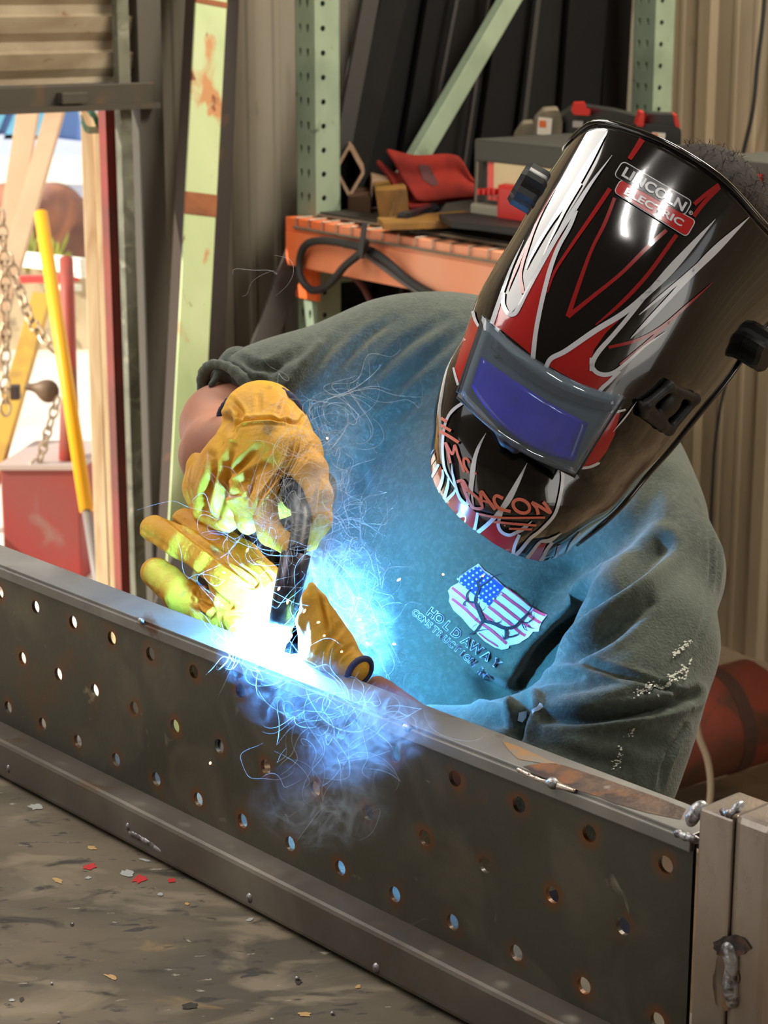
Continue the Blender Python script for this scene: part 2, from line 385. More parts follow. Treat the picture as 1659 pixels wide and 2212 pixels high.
slabpoly([pc[0], pc[1], pc[2], np.array([5.2, -3, 0]), np.array([-4.4, -3, 0])], -.08, .08, 'floor', m_floor)
tag(MB().box((.4, -3.0, CEIL/2), (4.8, 0, 0), (0, .05, 0), ZZ*CEIL/2).build('wall_back', m_wall), kind='structure')
m_ground = mat('yard_concrete', (236, 228, 214), .9, 0, [((214, 200, 178), 1.2, .4, .7)])
tag(MB().prism([(-16, 1.1, -.1), tuple(pc[0][:2])+(-.1,), tuple(pc[1][:2])+(-.1,), (9, 5.4, -.1), (9, 40, -.1), (-16, 40, -.1)], (0, 0, .06)).build('ground', m_ground), kind='structure')

# roller door, half raised
dr = empty('door_1', W0+UL*(T_OP+1.6)+np.array([0, 0, 1.4])); dr['kind'] = 'structure'
m_slat = mat('door_slat', (166, 152, 126), .6, 0, [((130, 112, 88), 5, .4, .7), ((110, 74, 44), 20, .64, .74)], stretch=(1, 1, 2.5))
m_dark = mat('door_bar', (72, 66, 56), .6, .4, [((96, 74, 52), 12, .5, .7)])
zb = hit(200, 229, W0, NL)[2]; zs = hit(200, 176, W0, NL)[2]; pitch = .0735
prof = [(.045, 0), (.045, .012), (.058, .03), (.068, .062), (.058, pitch-.014), (.045, pitch-.006)]
V = []; Fc = []; z = zs; rows = []
while z < 2.8:
    rows += [(NL*a, z+h) for a, h in prof]; z += pitch
pa, pb = W0+UL*(T_OP+.0), W0+UL*(T_OP+3.15)
for a, h in rows:
    for q in (pa, pb): V.append(tuple(q+a+np.array([0, 0, h])))
Fc = [(2*i, 2*i+1, 2*i+3, 2*i+2) for i in range(len(rows)-1)]
sl = meshobj('slat_curtain', V, Fc, m_slat, dr)
b = MB(); b.bar(pa+NL*.07+ZZ*(zs+zb)/2, pb+NL*.07+ZZ*(zs+zb)/2, zs-zb, .05, ZZ, .1); b.bar(pa+NL*.10+ZZ*(zb+.004), pb+NL*.10+ZZ*(zb+.004), .012, .04, ZZ)
for k in range(5): q = pa+UL*(.2+.5*k)+NL*.105+ZZ*(zb+.025); b.box(q, UL*.03, NL*.015, ZZ*.012, .2)
b.build('bottom_bar', m_dark, dr)
m_galv = mat('galvanised', (112, 112, 96), .5, .3, [((88, 88, 74), 14, .4, .65), ((136, 134, 116), 30, .55, .7)])
g0, g1 = hit(258, 300, W0+NL*.09, NL), hit(288, 300, W0+NL*.09, NL); gc = (g0+g1)/2; gc[2] = CEIL/2
tag(MB().box(gc-NL*.01, unit(g1-g0)*np.linalg.norm(g1-g0)*.42, NL*.012, ZZ*CEIL/2, .1).build('trim_1', m_galv), kind='structure')
gc2 = hit(312, 300, W0+NL*.05, NL); gc2[2] = CEIL/2
tag(MB().box(gc2, UL*.028, NL*.035, ZZ*CEIL/2).build('trim_2', mat('trim_dark', (78, 72, 62), .6)), kind='structure')
gc3 = hit(253, 300, W0-NL*.03, NL); gc3[2] = .75
rs = MB(); rs.box(gc3+UL*.004, UL*.024, NL*.004, ZZ*.75); rs.box(gc3-UL*.018+NL*.012, UL*.003, NL*.016, ZZ*.75); rs.box(gc3+UL*.026-NL*.012, UL*.003, NL*.016, ZZ*.75)
for zz_ in (.35, .75, 1.1, 1.38): rs.tube([gc3+NL*.004+ZZ*(zz_-.75), gc3+NL*.010+ZZ*(zz_-.75)], .006)
rp = rs.build('steel_channel', m_redst); tag(rp, 'red primed steel channel standing upright against the door track', 'steel channel')

# ------------------------------------------------------------------ work table
b = MB(); z0 = TABLE_Z
tb = [wp(-.6, -.115, 0), wp(1.9, -.115, 0), wp(1.9, .85, 0), wp(-.6, .85, 0)]
for q in tb: q[2] = z0-.012
table = empty('work_table', wp(.6, .3, 0)*[1, 1, 0], 'worn brown steel work table with paint flecks under the drilled steel frame', 'table')
b.prism(tb, (0, 0, .012)).build('tabletop', m_table, table)
for ee in (-.5, 1.8):
    for nn in (-.05, .76):
        q = wp(ee, nn, 0); q[2] = (z0-.012)/2; MB().box(q, EE*.035, NN*.035, ZZ*q[2]).build('leg', m_black, table)
for (p_, q_) in (((-.5, -.05), (1.8, -.05)), ((-.5, .76), (1.8, .76)), ((-.5, -.05), (-.5, .76)), ((1.8, -.05), (1.8, .76))):
    a, c = wp(*p_, 0), wp(*q_, 0); a[2] = c[2] = z0-.045; MB().bar(a, c, .05, .03, ZZ).build('apron', m_black, table)
def blob2(cx, cy, rx, ry, ang=0, n=14, rough=.35):
    out = []
    for k in range(n):
        a = 2*math.pi*k/n; r = 1+rough*(rnd.random()-.5)*2; x, y = rx*r*math.cos(a), ry*r*math.sin(a)
        out.append((cx+x*math.cos(ang)-y*math.sin(ang), cy+x*math.sin(ang)+y*math.cos(ang)))
    return out
zt3 = np.array([0, 0, z0])
chips = {'red': [(193, 1872, 17, 7), (300, 1898, 15, 8), (371, 1902, 9, 5)], 'grey': [(76, 1742, 15, 6), (275, 1886, 13, 7), (190, 1896, 8, 3), (346, 1931, 5, 4), (540, 1986, 8, 3), (25, 2160, 8, 4), (315, 1858, 12, 3)],
         'ochre': [(126, 1902, 12, 5), (200, 1831, 9, 4), (774, 2130, 6, 4), (404, 1952, 4, 3), (240, 2110, 14, 4), (660, 2190, 14, 5)],
         'dark': [(412, 2172, 17, 7), (645, 2120, 8, 6), (155, 1997, 4, 3), (46, 2158, 5, 5)]}
cm = {'red': (200, 40, 38), 'grey': (176, 178, 174), 'ochre': (196, 160, 104), 'dark': (50, 44, 36)}
for k, L_ in chips.items():
    for cx, cy, rx, ry in L_:
        q = [hit(x, y, zt3+ZZ*.0006, ZZ) for x, y in blob2(cx, cy, rx, ry, rnd.uniform(-.3, .3))]
        meshobj('paint_fleck', [tuple(v) for v in q], [tuple(range(len(q)))], mat('fleck_'+k, cm[k], .6), table)
for x, y, r in ((157, 1998, 3), (112, 2127, 3.2), (718, 2192, 4.5), (642, 2117, 5), (127, 2211, 3)):
    q = hit(x, y, zt3, ZZ); rr = r*(proj(q)[2])/F; s_ = Soft().ell(q+ZZ*rr*.9, np.eye(3), [rr]*3); v, f = s_.mesh(rr*.35)
    tag(meshobj('spatter_bead', v, f, m_weld, None, True), 'tiny round bead of weld spatter lying on the worn table top', 'spatter bead', 'weld spatter beads on the table')

# ------------------------------------------------------------------ the drilled steel frame being welded
fr = empty('drilled_steel_frame', wp(.6, 0, -.2085), 'long drilled steel plate framed by tubes, lying across the table', 'steel frame')
RA = [.896, .830, .764, .699, .637, .571, .504, .438, .371, .304, .235, .166, .095, .023]
RB = [.859, .794, .731, .666, .602, .536, .470, .404, .337, .269, .201, .130, .060]
RC = [.891, .827, .764, .699, .634, .569, .504, .438, .372, .304, .236, .166, .096, .025]
def ext(r): 
    r = list(r)
    while r[0] < 1.28: r.insert(0, r[0]+.0655)
    return r
def pierced(p0, u, v, wn, bands, th, hole, attr=True):
    """sheet in the plane (u, v) through p0, holes: bands = (v0, v1, vc, centres u, u0, u1); hole = list of (du, dv)"""
    V = []; Fc = []; A = []; n = len(hole); hp = np.array(hole); hw = np.cross(u, v)*th
    for v0, v1, vc, us, u0, u1 in bands:
        us = sorted(us); ed = [u0]+[(a+b_)/2 for a, b_ in zip(us, us[1:])]+[u1]
        for i, uc in enumerate(us):
            a0, a1 = ed[i], ed[i+1]; ring = []
            for dx, dy in hole:
                sx = ((a1-uc) if dx > 0 else (a0-uc))/dx if abs(dx) > 1e-9 else 1e9; sy = ((v1-vc) if dy > 0 else (v0-vc))/dy if abs(dy) > 1e-9 else 1e9
                ring.append(min(abs(sx), abs(sy)))
            # corners get snapped
            cor = [(a0-uc, v0-vc), (a1-uc, v0-vc), (a1-uc, v1-vc), (a0-uc, v1-vc)]; out = [(hp[k, 0]*ring[k], hp[k, 1]*ring[k]) for k in range(n)]
            for c_ in cor:
                j = min(range(n), key=lambda k: math.hypot(out[k][0]-c_[0], out[k][1]-c_[1])); out[j] = c_
            for side in (0, 1):
                k0 = len(V)
                for sc, at_ in ((1, 1.), (1.5, .6), (2.3, 0)):
                    for k in range(n):
                        x, y = (hp[k]*sc) if sc < 2.3 else (hp[k]*min(2.3, max(1.5, ring[k]*.9)))
                        V.append(p0+u*(uc+x)+v*(vc+y)-hw*side); A.append(at_)
                for x, y in out: V.append(p0+u*(uc+x)+v*(vc+y)-hw*side); A.append(0)
                for r_ in range(3):
                    for k in range(n):
                        q = (k0+r_*n+k, k0+r_*n+(k+1) % n, k0+(r_+1)*n+(k+1) % n, k0+(r_+1)*n+k); Fc.append(q if side else q[::-1])
            b1 = k0-4*n
            for k in range(n): Fc.append((b1+k, b1+(k+1) % n, k0+(k+1) % n, k0+k))
    return V, Fc, A
HR = .0066
circ = [(HR*math.cos(2*math.pi*(k+.5)/24), HR*math.sin(2*math.pi*(k+.5)/24)) for k in range(24)]
bands = [(-.0545, .0, -.0240, ext(RA), -.001, 1.36), (-.115, -.0545, -.0845, ext(RB), -.001, 1.36), (-.166, -.115, -.1455, ext(RC), -.001, 1.36)]
V, Fc, A = pierced(T, EE, ZZ, None, bands, .0035, circ)
m_plate = mat('plate_steel', (80, 77, 65), .42, .3, [((66, 64, 54), 5, .35, .65), ((98, 92, 78), 11, .5, .72), ((104, 68, 34), 7, .62, .72, 8), ((128, 122, 104), 34, .68, .75)], bump=.1, bscale=150, rvar=.12)
pt_ = m_plate.node_tree; at = pt_.nodes.new('ShaderNodeAttribute'); at.attribute_name = 'rust'
nz = pt_.nodes.new('ShaderNodeTexNoise'); nz.inputs['Scale'].default_value = 45; nz.inputs['Detail'].default_value = 6
tcn = pt_.nodes.new('ShaderNodeTexCoord'); pt_.links.new(tcn.outputs['Object'], nz.inputs['Vector'])
mu = pt_.nodes.new('ShaderNodeMath'); mu.operation = 'MULTIPLY'; mrn = pt_.nodes.new('ShaderNodeMapRange'); mrn.inputs[1].default_value = .38; mrn.inputs[2].default_value = .6
pt_.links.new(nz.outputs[0], mrn.inputs[0]); pt_.links.new(at.outputs['Fac'], mu.inputs[0]); pt_.links.new(mrn.outputs[0], mu.inputs[1])
mx = pt_.nodes.new('ShaderNodeMix'); mx.data_type = 'RGBA'; bs = pt_.nodes['Principled BSDF']; src = bs.inputs['Base Color'].links[0].from_socket
pt_.links.new(mu.outputs[0], mx.inputs[0]); pt_.links.new(src, mx.inputs[6]); mx.inputs[7].default_value = (*lin((112, 66, 26)), 1); pt_.links.new(mx.outputs[2], bs.inputs['Base Color'])
pl = meshobj('drilled_plate', V, Fc, m_plate, fr)
aa = pl.data.attributes.new('rust', 'FLOAT', 'POINT'); aa.data.foreach_set('value', A)
b = MB(); b.box(wp(.68, -.0165, .0030), EE*.68, NN*.0195, ZZ*.0030, .3); b.box(wp(.68, .0035, -.0015), EE*.68, NN*.003, ZZ*.0048, .3); b.box(wp(.68, -.033, -.010), EE*.68, NN*.0025, ZZ*.012, .3)
b.build('top_flange', m_flange, fr)
MB().box(wp(.68, .0145, -.1848), EE*.683, NN*.0185, ZZ*.0195, .22).build('bottom_tube', m_steel, fr)
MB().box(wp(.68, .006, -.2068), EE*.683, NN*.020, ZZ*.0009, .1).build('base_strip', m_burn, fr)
ptop = .031
MB().box(wp(-.0235, -.012, (ptop-.2075)/2), EE*.0142, NN*.021, ZZ*(ptop+.2075)/2, .14).build('end_post', m_bright, fr)
MB().box(wp(-.0535, -.012, (ptop+.004-.2075)/2), EE*.0156, NN*.020, ZZ*(ptop+.004+.2075)/2, .35).build('end_post', m_bright, fr)
def bead(name, pts, r, m=m_weld, par=fr, jitter=.35):
    s_ = Soft(); q = smooth_path(pts, 5) if len(pts) > 2 else [np.array(pts[0])+(np.array(pts[1])-np.array(pts[0]))*t for t in np.linspace(0, 1, 6)]
    rr = [r*(1+jitter*(rnd.random()-.5)) for _ in q]
    s_.chain([(a, c) for a, c in zip(q, rr)], r*.4); v, f = s_.mesh(r*.33); return meshobj(name, v, f, m, par, True)
for x, y, r in ((305, 1340, 5), (880, 1572, 7), (1195, 1692, 11), (560, 1452, 4)): bead('tack_weld', [PN(x-4, y-2, .006), PN(x+3, y+2, .006)], r*1.5/F)
for x, y, r in ((20, 1661, 7), (278, 1786, 8), (541, 1940, 9), (815, 2092, 10)): bead('tack_weld', [PN(x, y-5, .032), PN(x+2, y+4, .031)], r*1.45/F)
bead('weld_bead', [PN(284, 1798, .031), PN(318, 1816, .031), PN(352, 1836, .030)], 9*1.6/F, jitter=.2)
bead('weld_bead', [PN(1576, 2052, .0085), PN(1582, 2082, .009), PN(1578, 2120, .009), PN(1583, 2165, .0085)], 17*1.3/F, jitter=.5)
bead('weld_bead', [PN(1492, 1778, .004), PN(1500, 1758, .0), PN(1518, 1742, -.006)], 13*1.38/F, jitter=.6)
bead('weld_bead', [PN(1462, 1800, .004), PN(1483, 1808, .004), PN(1506, 1815, .003)], 8*1.38/F, jitter=.6)
bead('weld_bead', [PN(1560, 1752, .007), PN(1578, 1757, .007), PN(1600, 1738, -.002)], 8*1.38/F, jitter=.8)
bead('weld_scale', [PN(1120, 1662, .005), PN(1160, 1682, .005), PN(1240, 1708, .005)], 6*1.4/F, m_bright, jitter=.9)

m_scale = mat('rust_scale', (104, 84, 70), .45, .3, [((70, 58, 54), 30, .4, .6), ((140, 92, 56), 14, .58, .68), ((150, 140, 130), 60, .62, .7)], bump=.3, bscale=200)
def blotch(px, p0, n, m, name='heat_scale'): meshobj(name, [tuple(hit(x, y, p0, n)) for x, y in px], [tuple(range(len(px)))], m, fr)
fz = wp(0, 0, .0063)
blotch([(1130, 1655), (1170, 1648), (1215, 1652), (1300, 1680), (1420, 1722), (1482, 1747), (1470, 1770), (1400, 1756), (1330, 1736), (1290, 1720), (1240, 1704), (1200, 1690), (1165, 1676)], fz, ZZ, m_scale)
m_yst = mat('straw_stain', (168, 128, 84), .45, .3, [((142, 134, 124), 40, .42, .6)])
blotch([(1085, 1600), (1120, 1612), (1180, 1640), (1205, 1650), (1168, 1648), (1120, 1640), (1100, 1622)], fz, ZZ, m_yst)
pf = wp(0, .0092, 0); m_halo = mat('weld_halo', (62, 56, 58), .42, .5, [((128, 92, 60), 40, .5, .62), ((96, 84, 84), 90, .5, .7)])
blotch(blob2(1576, 2046, 40, 26, .1, 22, .18), pf, NN, m_halo); blotch(blob2(1568, 2112, 27, 70, .05, 24, .12), wp(0, .0090, 0), NN, mat('weld_tint', (130, 106, 88), .4, .55, [((160, 120, 78), 30, .45, .6), ((100, 92, 98), 60, .5, .65)]))
# ------------------------------------------------------------------ pallet rack along the right-hand wall
BD = unit([.59, -.807, 0]); GD = unit([.807, .59, 0])      # along the beam towards the camera side; into the rack
RK = P(640, 300, 4.40)*[1, 1, 0]
def onrk(x, y, off=0.): return hit(x, y, RK+GD*off, GD)
rack = empty('pallet_rack', RK+BD*.6+GD*.5, 'green pallet rack with an orange beam carrying the cluttered shelf', 'pallet rack')
m_hole = mat('slot_dark', (18, 18, 16), .9)
slot = [(0, .0125), (.0035, .0115), (.0055, .008), (.0055, .002), (.0035, -.006), (.002, -.0115), (0, -.0125), (-.002, -.0115), (-.0035, -.006), (-.0055, .002), (-.0055, .008), (-.0035, .0115)]
slot = [(x*.8+1e-4, y*.8+1e-4) for x, y in slot]
rnd8 = [(.0062*math.cos(math.pi*(k+.5)/6), .0062*math.sin(math.pi*(k+.5)/6)) for k in range(12)]
UW, UDp = .074, .062
def upright(base, name='upright'):
    zz = np.arange(.05, 3.1, .0508); V = []; Fc = []
    p0 = base.copy(); p0[2] = 0
    v, f, _ = pierced(p0, BD, ZZ, None, [(z-.0254, z+.0254, z, (.019, .047), 0, UW) for z in zz], .0025, slot); V += v; Fc += f
    k = len(V); v, f, _ = pierced(p0+BD*UW, GD, ZZ, None, [(z-.0254, z+.0254, z, (.021,), 0, UDp) for z in zz], .0025, rnd8)
    V += v; Fc += [tuple(i+k for i in q) for q in f]
    o = MB().add(V, Fc); zt = float(zz[-1]+.0254)
    o.box(p0+GD*UDp/2+BD*.0012+ZZ*zt/2, BD*.0012, GD*UDp/2, ZZ*zt/2)
    o.box(p0+GD*UDp+BD*UW/2+ZZ*zt/2, BD*UW/2, GD*.0012, ZZ*zt/2)
    return o.build(name, m_green, rack)
upright(RK); 
rear = RK+GD*.98
upright(rear)
zA, zB = onrk(655, 466)[2], onrk(1000, 637)[2]
s0, s1 = (onrk(652, 560)-RK)@BD, 2.2
bz = (zA+zB)/2; bb = RK-GD*.022
MB().box(bb*[1, 1, 0]+BD*(s0+s1)/2+ZZ*(zB+(zA-zB)*.36), BD*(s1-s0)/2, GD*.020, ZZ*(zA-zB)*.36, .12).box(bb*[1, 1, 0]+GD*.000+BD*(s0+s1)/2+ZZ*(zA-(zA-zB)*.14), BD*(s1-s0)/2, GD*.019, ZZ*(zA-zB)*.14, .1).build('front_beam', m_orange, rack)
MB().box(rear*[1, 1, 0]+GD*.09+BD*(s0+s1)/2+ZZ*bz, BD*(s1-s0)/2, GD*.02, ZZ*(zA-zB)/2, .1).build('rear_beam', m_orange, rack)
zE = onrk(690, 650)[2]; zA2 = onrk(650, 470)[2]
MB().box((RK-GD*.006)*[1, 1, 0]+BD*(.006+.084/2)+ZZ*(zA2+zE)/2, BD*.042, GD*.004, ZZ*(zA2-zE)/2, .2).build('beam_connector', m_orange, rack)
# diagonal brace between the two posts
br0, br1 = RK+BD*UW*.5+GD*.05, rear+BD*UW*.5
def onbr(x, y): return hit(x, y, br0, BD)
q0, q1 = onbr(925, 300), onbr(1100, 0); dq = unit(q1-q0)
MB().bar(q0-dq*.35, q1+dq*.5, .043, .03, GD, .1).build('diagonal_brace', m_green, rack)
zc = onbr(925, 300)[2]-.28
MB().bar(br0*[1, 1, 0]+ZZ*zc, br1*[1, 1, 0]+ZZ*zc, .04, .03, ZZ, .1).build('cross_brace', m_green, rack)
# wire deck hooked over the beam
DK = zA+.002
deck = MB(); zl = onrk(675, 488)[2]; ff = bb-GD*.024
xs = []; px0 = [678, 705, 734, 765, 797, 830, 865, 900, 937, 975, 1014, 1054, 1096, 1140, 1186]
xs = [(onrk(x, 500)-RK)@BD for x in px0]+[1.1+.05*k for k in range(22)]
for x in xs:
    a = ff*[1, 1, 0]+BD*x; deck.tube([a+ZZ*zl, a+ZZ*DK, a+GD*1.06+ZZ*DK], .0020, 6)
for zz_, w in ((zl, 0), (DK+.004, .05), (DK+.004, .35), (DK+.004, .7), (DK+.004, 1.0)):
    deck.tube([ff*[1, 1, 0]+BD*(xs[0]-.01)+GD*w+ZZ*zz_, ff*[1, 1, 0]+BD*(xs[-1]+.01)+GD*w+ZZ*zz_], .003, 6)
deck.build('wire_deck', m_wire, rack)
MB().box(RK*[1, 1, 0]+BD*1.15+GD*.5+ZZ*(DK+.007), BD*1.08, GD*.49, ZZ*.003).build('shelf_sheet', mat('shelf_sheet', (52, 46, 38), .7, .2), rack)
SH = DK+.011       # top of the shelf
def onsh(x, y, up=0.): return hit(x, y, np.array([0, 0, SH+up]), ZZ)
def tilt_prism(name, pxs, p0, n, d, m, par=None): return MB().prism([hit(x, y, p0, n) for x, y in pxs], np.array(d)).build(name, m, par)

# ------------------------------------------------------------------ hoses looped over the beam
def px_tube(pts, r, n=10, k=8): return MB().tube(smooth_path([onrk(x, y, o) for x, y, o in pts], k), r, n)
h = px_tube([(1010, 690, -.05), (960, 650, -.05), (890, 610, -.05), (830, 560, -.06), (790, 537, -.06), (740, 525, -.06), (690, 520, -.06), (660, 530, -.06), (648, 560, -.055), (650, 600, -.06), (675, 627, -.06), (710, 615, -.07), (745, 575, -.075), (780, 545, -.08), (790, 520, -.08)], .0085).build('air_hose', m_rub, None, True)
tag(h, 'dark grey hose looped over the left end of the orange beam', 'hose')
h = px_tube([(985, 700, -.04), (930, 650, -.045), (860, 600, -.045), (800, 556, -.048), (770, 535, -.05), (745, 530, -.05)], .0065).build('air_hose', mat('hose_grey', (104, 98, 96), .5), None, True)
tag(h, 'thin lighter grey hose running just below the dark hose on the beam', 'hose')
st = MB(); st.bar(onrk(788, 482, -.095), onrk(778, 556, -.095), .016, .003, BD); st.bar(onrk(788, 482, -.095), onrk(788, 482, -.01), .016, .003, BD); st.bar(onrk(778, 556, -.095), onrk(780, 556, -.05), .016, .003, BD)
tag(st.build('hose_strap', m_rub), 'black strap holding the hoses to the orange beam', 'strap')
h = px_tube([(735, 590, .02), (765, 600, .03), (790, 630, .03), (808, 680, .03), (812, 760, .03)], .007).build('air_hose', mat('hose_brown', (112, 66, 54), .6), None, True)
tag(h, 'reddish brown hose hanging below the orange beam', 'hose')

# ------------------------------------------------------------------ things on the shelf
m_tan = mat('raw_steel_edge', (176, 146, 120), .45, .35, [((150, 108, 76), 30, .5, .7)])
def ring_profile(outer, th): 
    c = np.mean(outer, 0); return [c+(q-c)*th for q in outer]
def ringtube(name, px, p0, n, thick, depth, m):
    o = [hit(x, y, p0, n) for x, y in px]; i = ring_profile(o, thick); k = len(o); d = n*depth
    V = o+i+[q+d for q in o]+[q+d for q in i]; Fc = []
    for a in range(k):
        b_ = (a+1) % k; Fc += [(a, b_, k+b_, k+a), (2*k+a, 3*k+a, 3*k+b_, 2*k+b_), (a, 2*k+a, 2*k+b_, b_), (k+a, k+b_, 3*k+b_, 3*k+a)]
    Fc.append(tuple(range(3*k, 4*k)))
    return MB().add(V, Fc).build(name, m)
def roundpoly(px, r, k=4):
    out = []; n = len(px)
    for i in range(n):
        p, a, b_ = np.array(px[i], float), np.array(px[i-1], float), np.array(px[(i+1) % n], float)
        u, v = unit(a-p), unit(b_-p)
        for j in range(k+1):
            t = j/k; out.append((1-t)**2*(p+u*r)+2*t*(1-t)*p+t*t*(p+v*r))
    return out
pd = RK+GD*.03
pb_ = onsh(755, 478)
VD = unit([-.02, 1, 0.])
dm = ringtube('square_tube', roundpoly([(755, 309), (789, 372), (755, 430), (722, 368)], 7), pd+GD*.02, VD, .80, .32, m_tan)
tag(dm, 'square steel tube lying corner up beside the green post, showing a diamond end', 'steel tube')
rc = ringtube('rectangular_tube', roundpoly([(803, 392), (852, 408), (845, 478), (796, 480)], 5), pd+GD*.0, VD, .84, .3, m_tan)
tag(rc, 'flat-sided steel tube end showing as a tilted pale square under the red gloves', 'steel tube')
m_amber = mat('amber_block', (140, 100, 44), .6, .2, [((96, 66, 32), 9, .45, .7), ((170, 132, 70), 16, .6, .75)])
MBo = MB().prism([hit(x, y, pd+GD*.005, GD) for x, y in roundpoly([(810, 412), (880, 410), (884, 480), (822, 486)], 6)], VD*.2)
tag(MBo.build('rusted_block', m_amber), 'amber coloured rusty steel block tucked beneath the red gloves', 'steel block')
tag(MB().prism([hit(x, y, pd+GD*.05, GD) for x, y in roundpoly([(752, 425), (800, 425), (800, 470), (752, 470)], 4)], VD*.2).build('rusted_block', mat('dark_rust', (70, 46, 26), .7, .2)), 'dark rusty steel block under the diamond tube end', 'steel block')
tag(MB().prism([onsh(x, y, .006) for x, y in [(815, 482), (1000, 468), (1085, 482), (1000, 492), (830, 497)]], ZZ*.012).build('flat_bar', m_amber), 'rusty flat bar lying along the front edge of the shelf', 'steel bar')
sm = ringtube('square_tube', roundpoly([(941, 478), (959, 480), (959, 507), (940, 506)], 2), RK-GD*.045, VD, .62, .2, m_tan)
tag(sm, 'small square tube offcut poking over the wires of the deck', 'steel tube')
tag(MB().prism([onsh(x, y, .02) for x, y in [(948, 475), (1100, 468), (1180, 505), (1180, 512), (975, 492)]], ZZ*.012).build('angle_iron', m_black), 'black steel angle lying in front of the red and black case', 'steel angle')

# red welding gloves
m_redg = mat('red_suede', (126, 36, 27), .9, 0, [((84, 25, 20), 8, .4, .7), ((86, 34, 30), 14, .62, .75)], bump=.4, bscale=80, spec=.15)
def flatglove(name, cuff, wave, d0, th, label):
    V = []; Fc = []; nU, nV = 18, 12; top, bot = [smooth_path([P(x, y, d) for x, y, d in q], 6) for q in cuff]
    top = [top[int(i*(len(top)-1)/nU)] for i in range(nU+1)]; bot = [bot[int(i*(len(bot)-1)/nU)] for i in range(nU+1)]
    for i in range(nU+1):
        for j in range(nV+1):
            t = j/nV; p = top[i]*(1-t)+bot[i]*t; V.append(p-DIR*(.012*math.sin(wave*t+i*.12)*(1-i/nU*.6)))
    Fc = [(i*(nV+1)+j, i*(nV+1)+j+1, (i+1)*(nV+1)+j+1, (i+1)*(nV+1)+j) for i in range(nU) for j in range(nV)]
    o = meshobj(name, V, Fc, m_redg, None, True); so = o.modifiers.new('t', 'SOLIDIFY'); so.thickness = th; so.offset = 0
    sb = o.modifiers.new('s', 'SUBSURF'); sb.levels = sb.render_levels = 1
    return tag(o, label, 'glove', 'red gloves on the shelf')
d = 4.32
ga = flatglove('welding_glove', ([(832, 322, d), (900, 338, d), (985, 336, d-.02), (1020, 385, d-.05), (1050, 400, d-.05)], [(898, 436, d-.06), (925, 438, d-.06), (975, 430, d-.07), (1030, 425, d-.08), (1060, 420, d-.08)]), 9, 0, .010, 'top red suede welding glove with a dark patch, cuff towards the green post')
gb = flatglove('welding_glove', ([(812, 345, d+.02), (850, 375, d+.02), (900, 370, d), (960, 370, d), (1030, 395, d)], [(884, 455, d-.05), (915, 449, d-.05), (960, 440, d-.05), (1010, 432, d-.05), (1040, 425, d-.05)]), 8, 0, .012, 'lower red suede welding glove folded beneath the patched one')
# glove patch laid on the upper glove
dg = bpy.context.evaluated_depsgraph_get(); ev = ga.evaluated_get(dg); bvv = BVHTree.FromPolygons([tuple(ga.matrix_world @ v.co) for v in ev.data.vertices], [tuple(p.vertices) for p in ev.data.polygons])
decal('patch', [fill([(903, 356), (926, 357), (948, 398), (936, 403), (915, 390)], 7)], bvv, mat('suede_patch', (70, 34, 32), .9), ga, .001)
tag(MB().tube(smooth_path([onsh(x, y, .02) for x, y in [(868, 470), (900, 462), (940, 448), (950, 440)]], 5), .012, 8).build('plastic_bag', mat('black_plastic', (26, 26, 28), .15)), 'crumpled black plastic lying under the red gloves', 'plastic wrap')

# long dark box at the back of the shelf
bt = hit(1000, 307, RK+GD*.42, GD)[2]
tag(MB().box(RK*[1, 1, 0]+BD*1.05+GD*.50+ZZ*(SH+bt)/2, BD*.93, GD*.075, ZZ*(bt-SH)/2, .05).build('black_steel_box', m_black), 'long black steel box section lying along the back of the shelf', 'steel section')

# red and black case in front of it
dc = 4.0
def boxat(xl, yb, xr, yt, p0, dep, m, name, par=None, bev=.06):
    "box whose front face spans the picture positions on the plane through p0, square to the rack"
    a = hit(xl, yb, p0, GD); c = hit(xr, yt, p0, GD); w = (c-a)@BD; hh = c[2]-a[2]
    return MB().box(a+BD*w/2+ZZ*hh/2+GD*dep/2, BD*w/2, GD*dep/2, ZZ*abs(hh)/2, bev).build(name, m, par)
pc0 = RK+GD*.10
case = empty('tool_case', hit(1150, 500, pc0, GD), 'black and red plastic case with a pale window panel, standing on the shelf', 'tool case')
m_case = mat('case_grey', (60, 60, 54), .5); m_cream = mat('case_label', (222, 204, 160), .6, 0, [((200, 184, 140), 8, .4, .7)])
boxat(1022, 488, 1330, 338, pc0, .22, m_case, 'body', case)
boxat(1014, 505, 1335, 482, pc0-GD*.02, .26, mat('case_ledge', (150, 144, 126), .5), 'base_ledge', case, .2)
boxat(1024, 347, 1335, 330, pc0-GD*.015, .25, m_case, 'lid_edge', case, .2)
boxat(1052, 432, 1300, 343, pc0-GD*.008, .012, mat('case_coral', (232, 92, 84), .45), 'red_frame', case, .2)
boxat(1066, 422, 1290, 355, pc0-GD*.013, .010, m_cream, 'window_panel', case, .1)
boxat(1071, 500, 1300, 425, pc0-GD*.03, .05, m_redp, 'latch_panel', case, .35)
for k in range(4):
    q = hit(1043+k*11, 414, pc0-GD*.02, GD); MB().box(q, BD*.004, GD*.012, ZZ*.006, .4).build('latch_tooth', m_redp, case)
MB().tube([hit(1034, 350, pc0-GD*.01, GD), hit(1028, 470, pc0-GD*.01, GD)], .004, 8).build('corner_rib', mat('rib_grey', (128, 118, 104), .5), case)
boxat(1050, 513, 1240, 500, pc0-GD*.005, .10, m_redp, 'foot_tray', case, .2)
pc1 = RK+GD*.28
tag(boxat(1500, 520, 1720, 358, pc0+BD*0, .25, m_case, 'tool_case'), 'second black case with a red frame behind the helmet, by the tan wall', 'tool case')
oc = bpy.data.objects['tool_case.001']
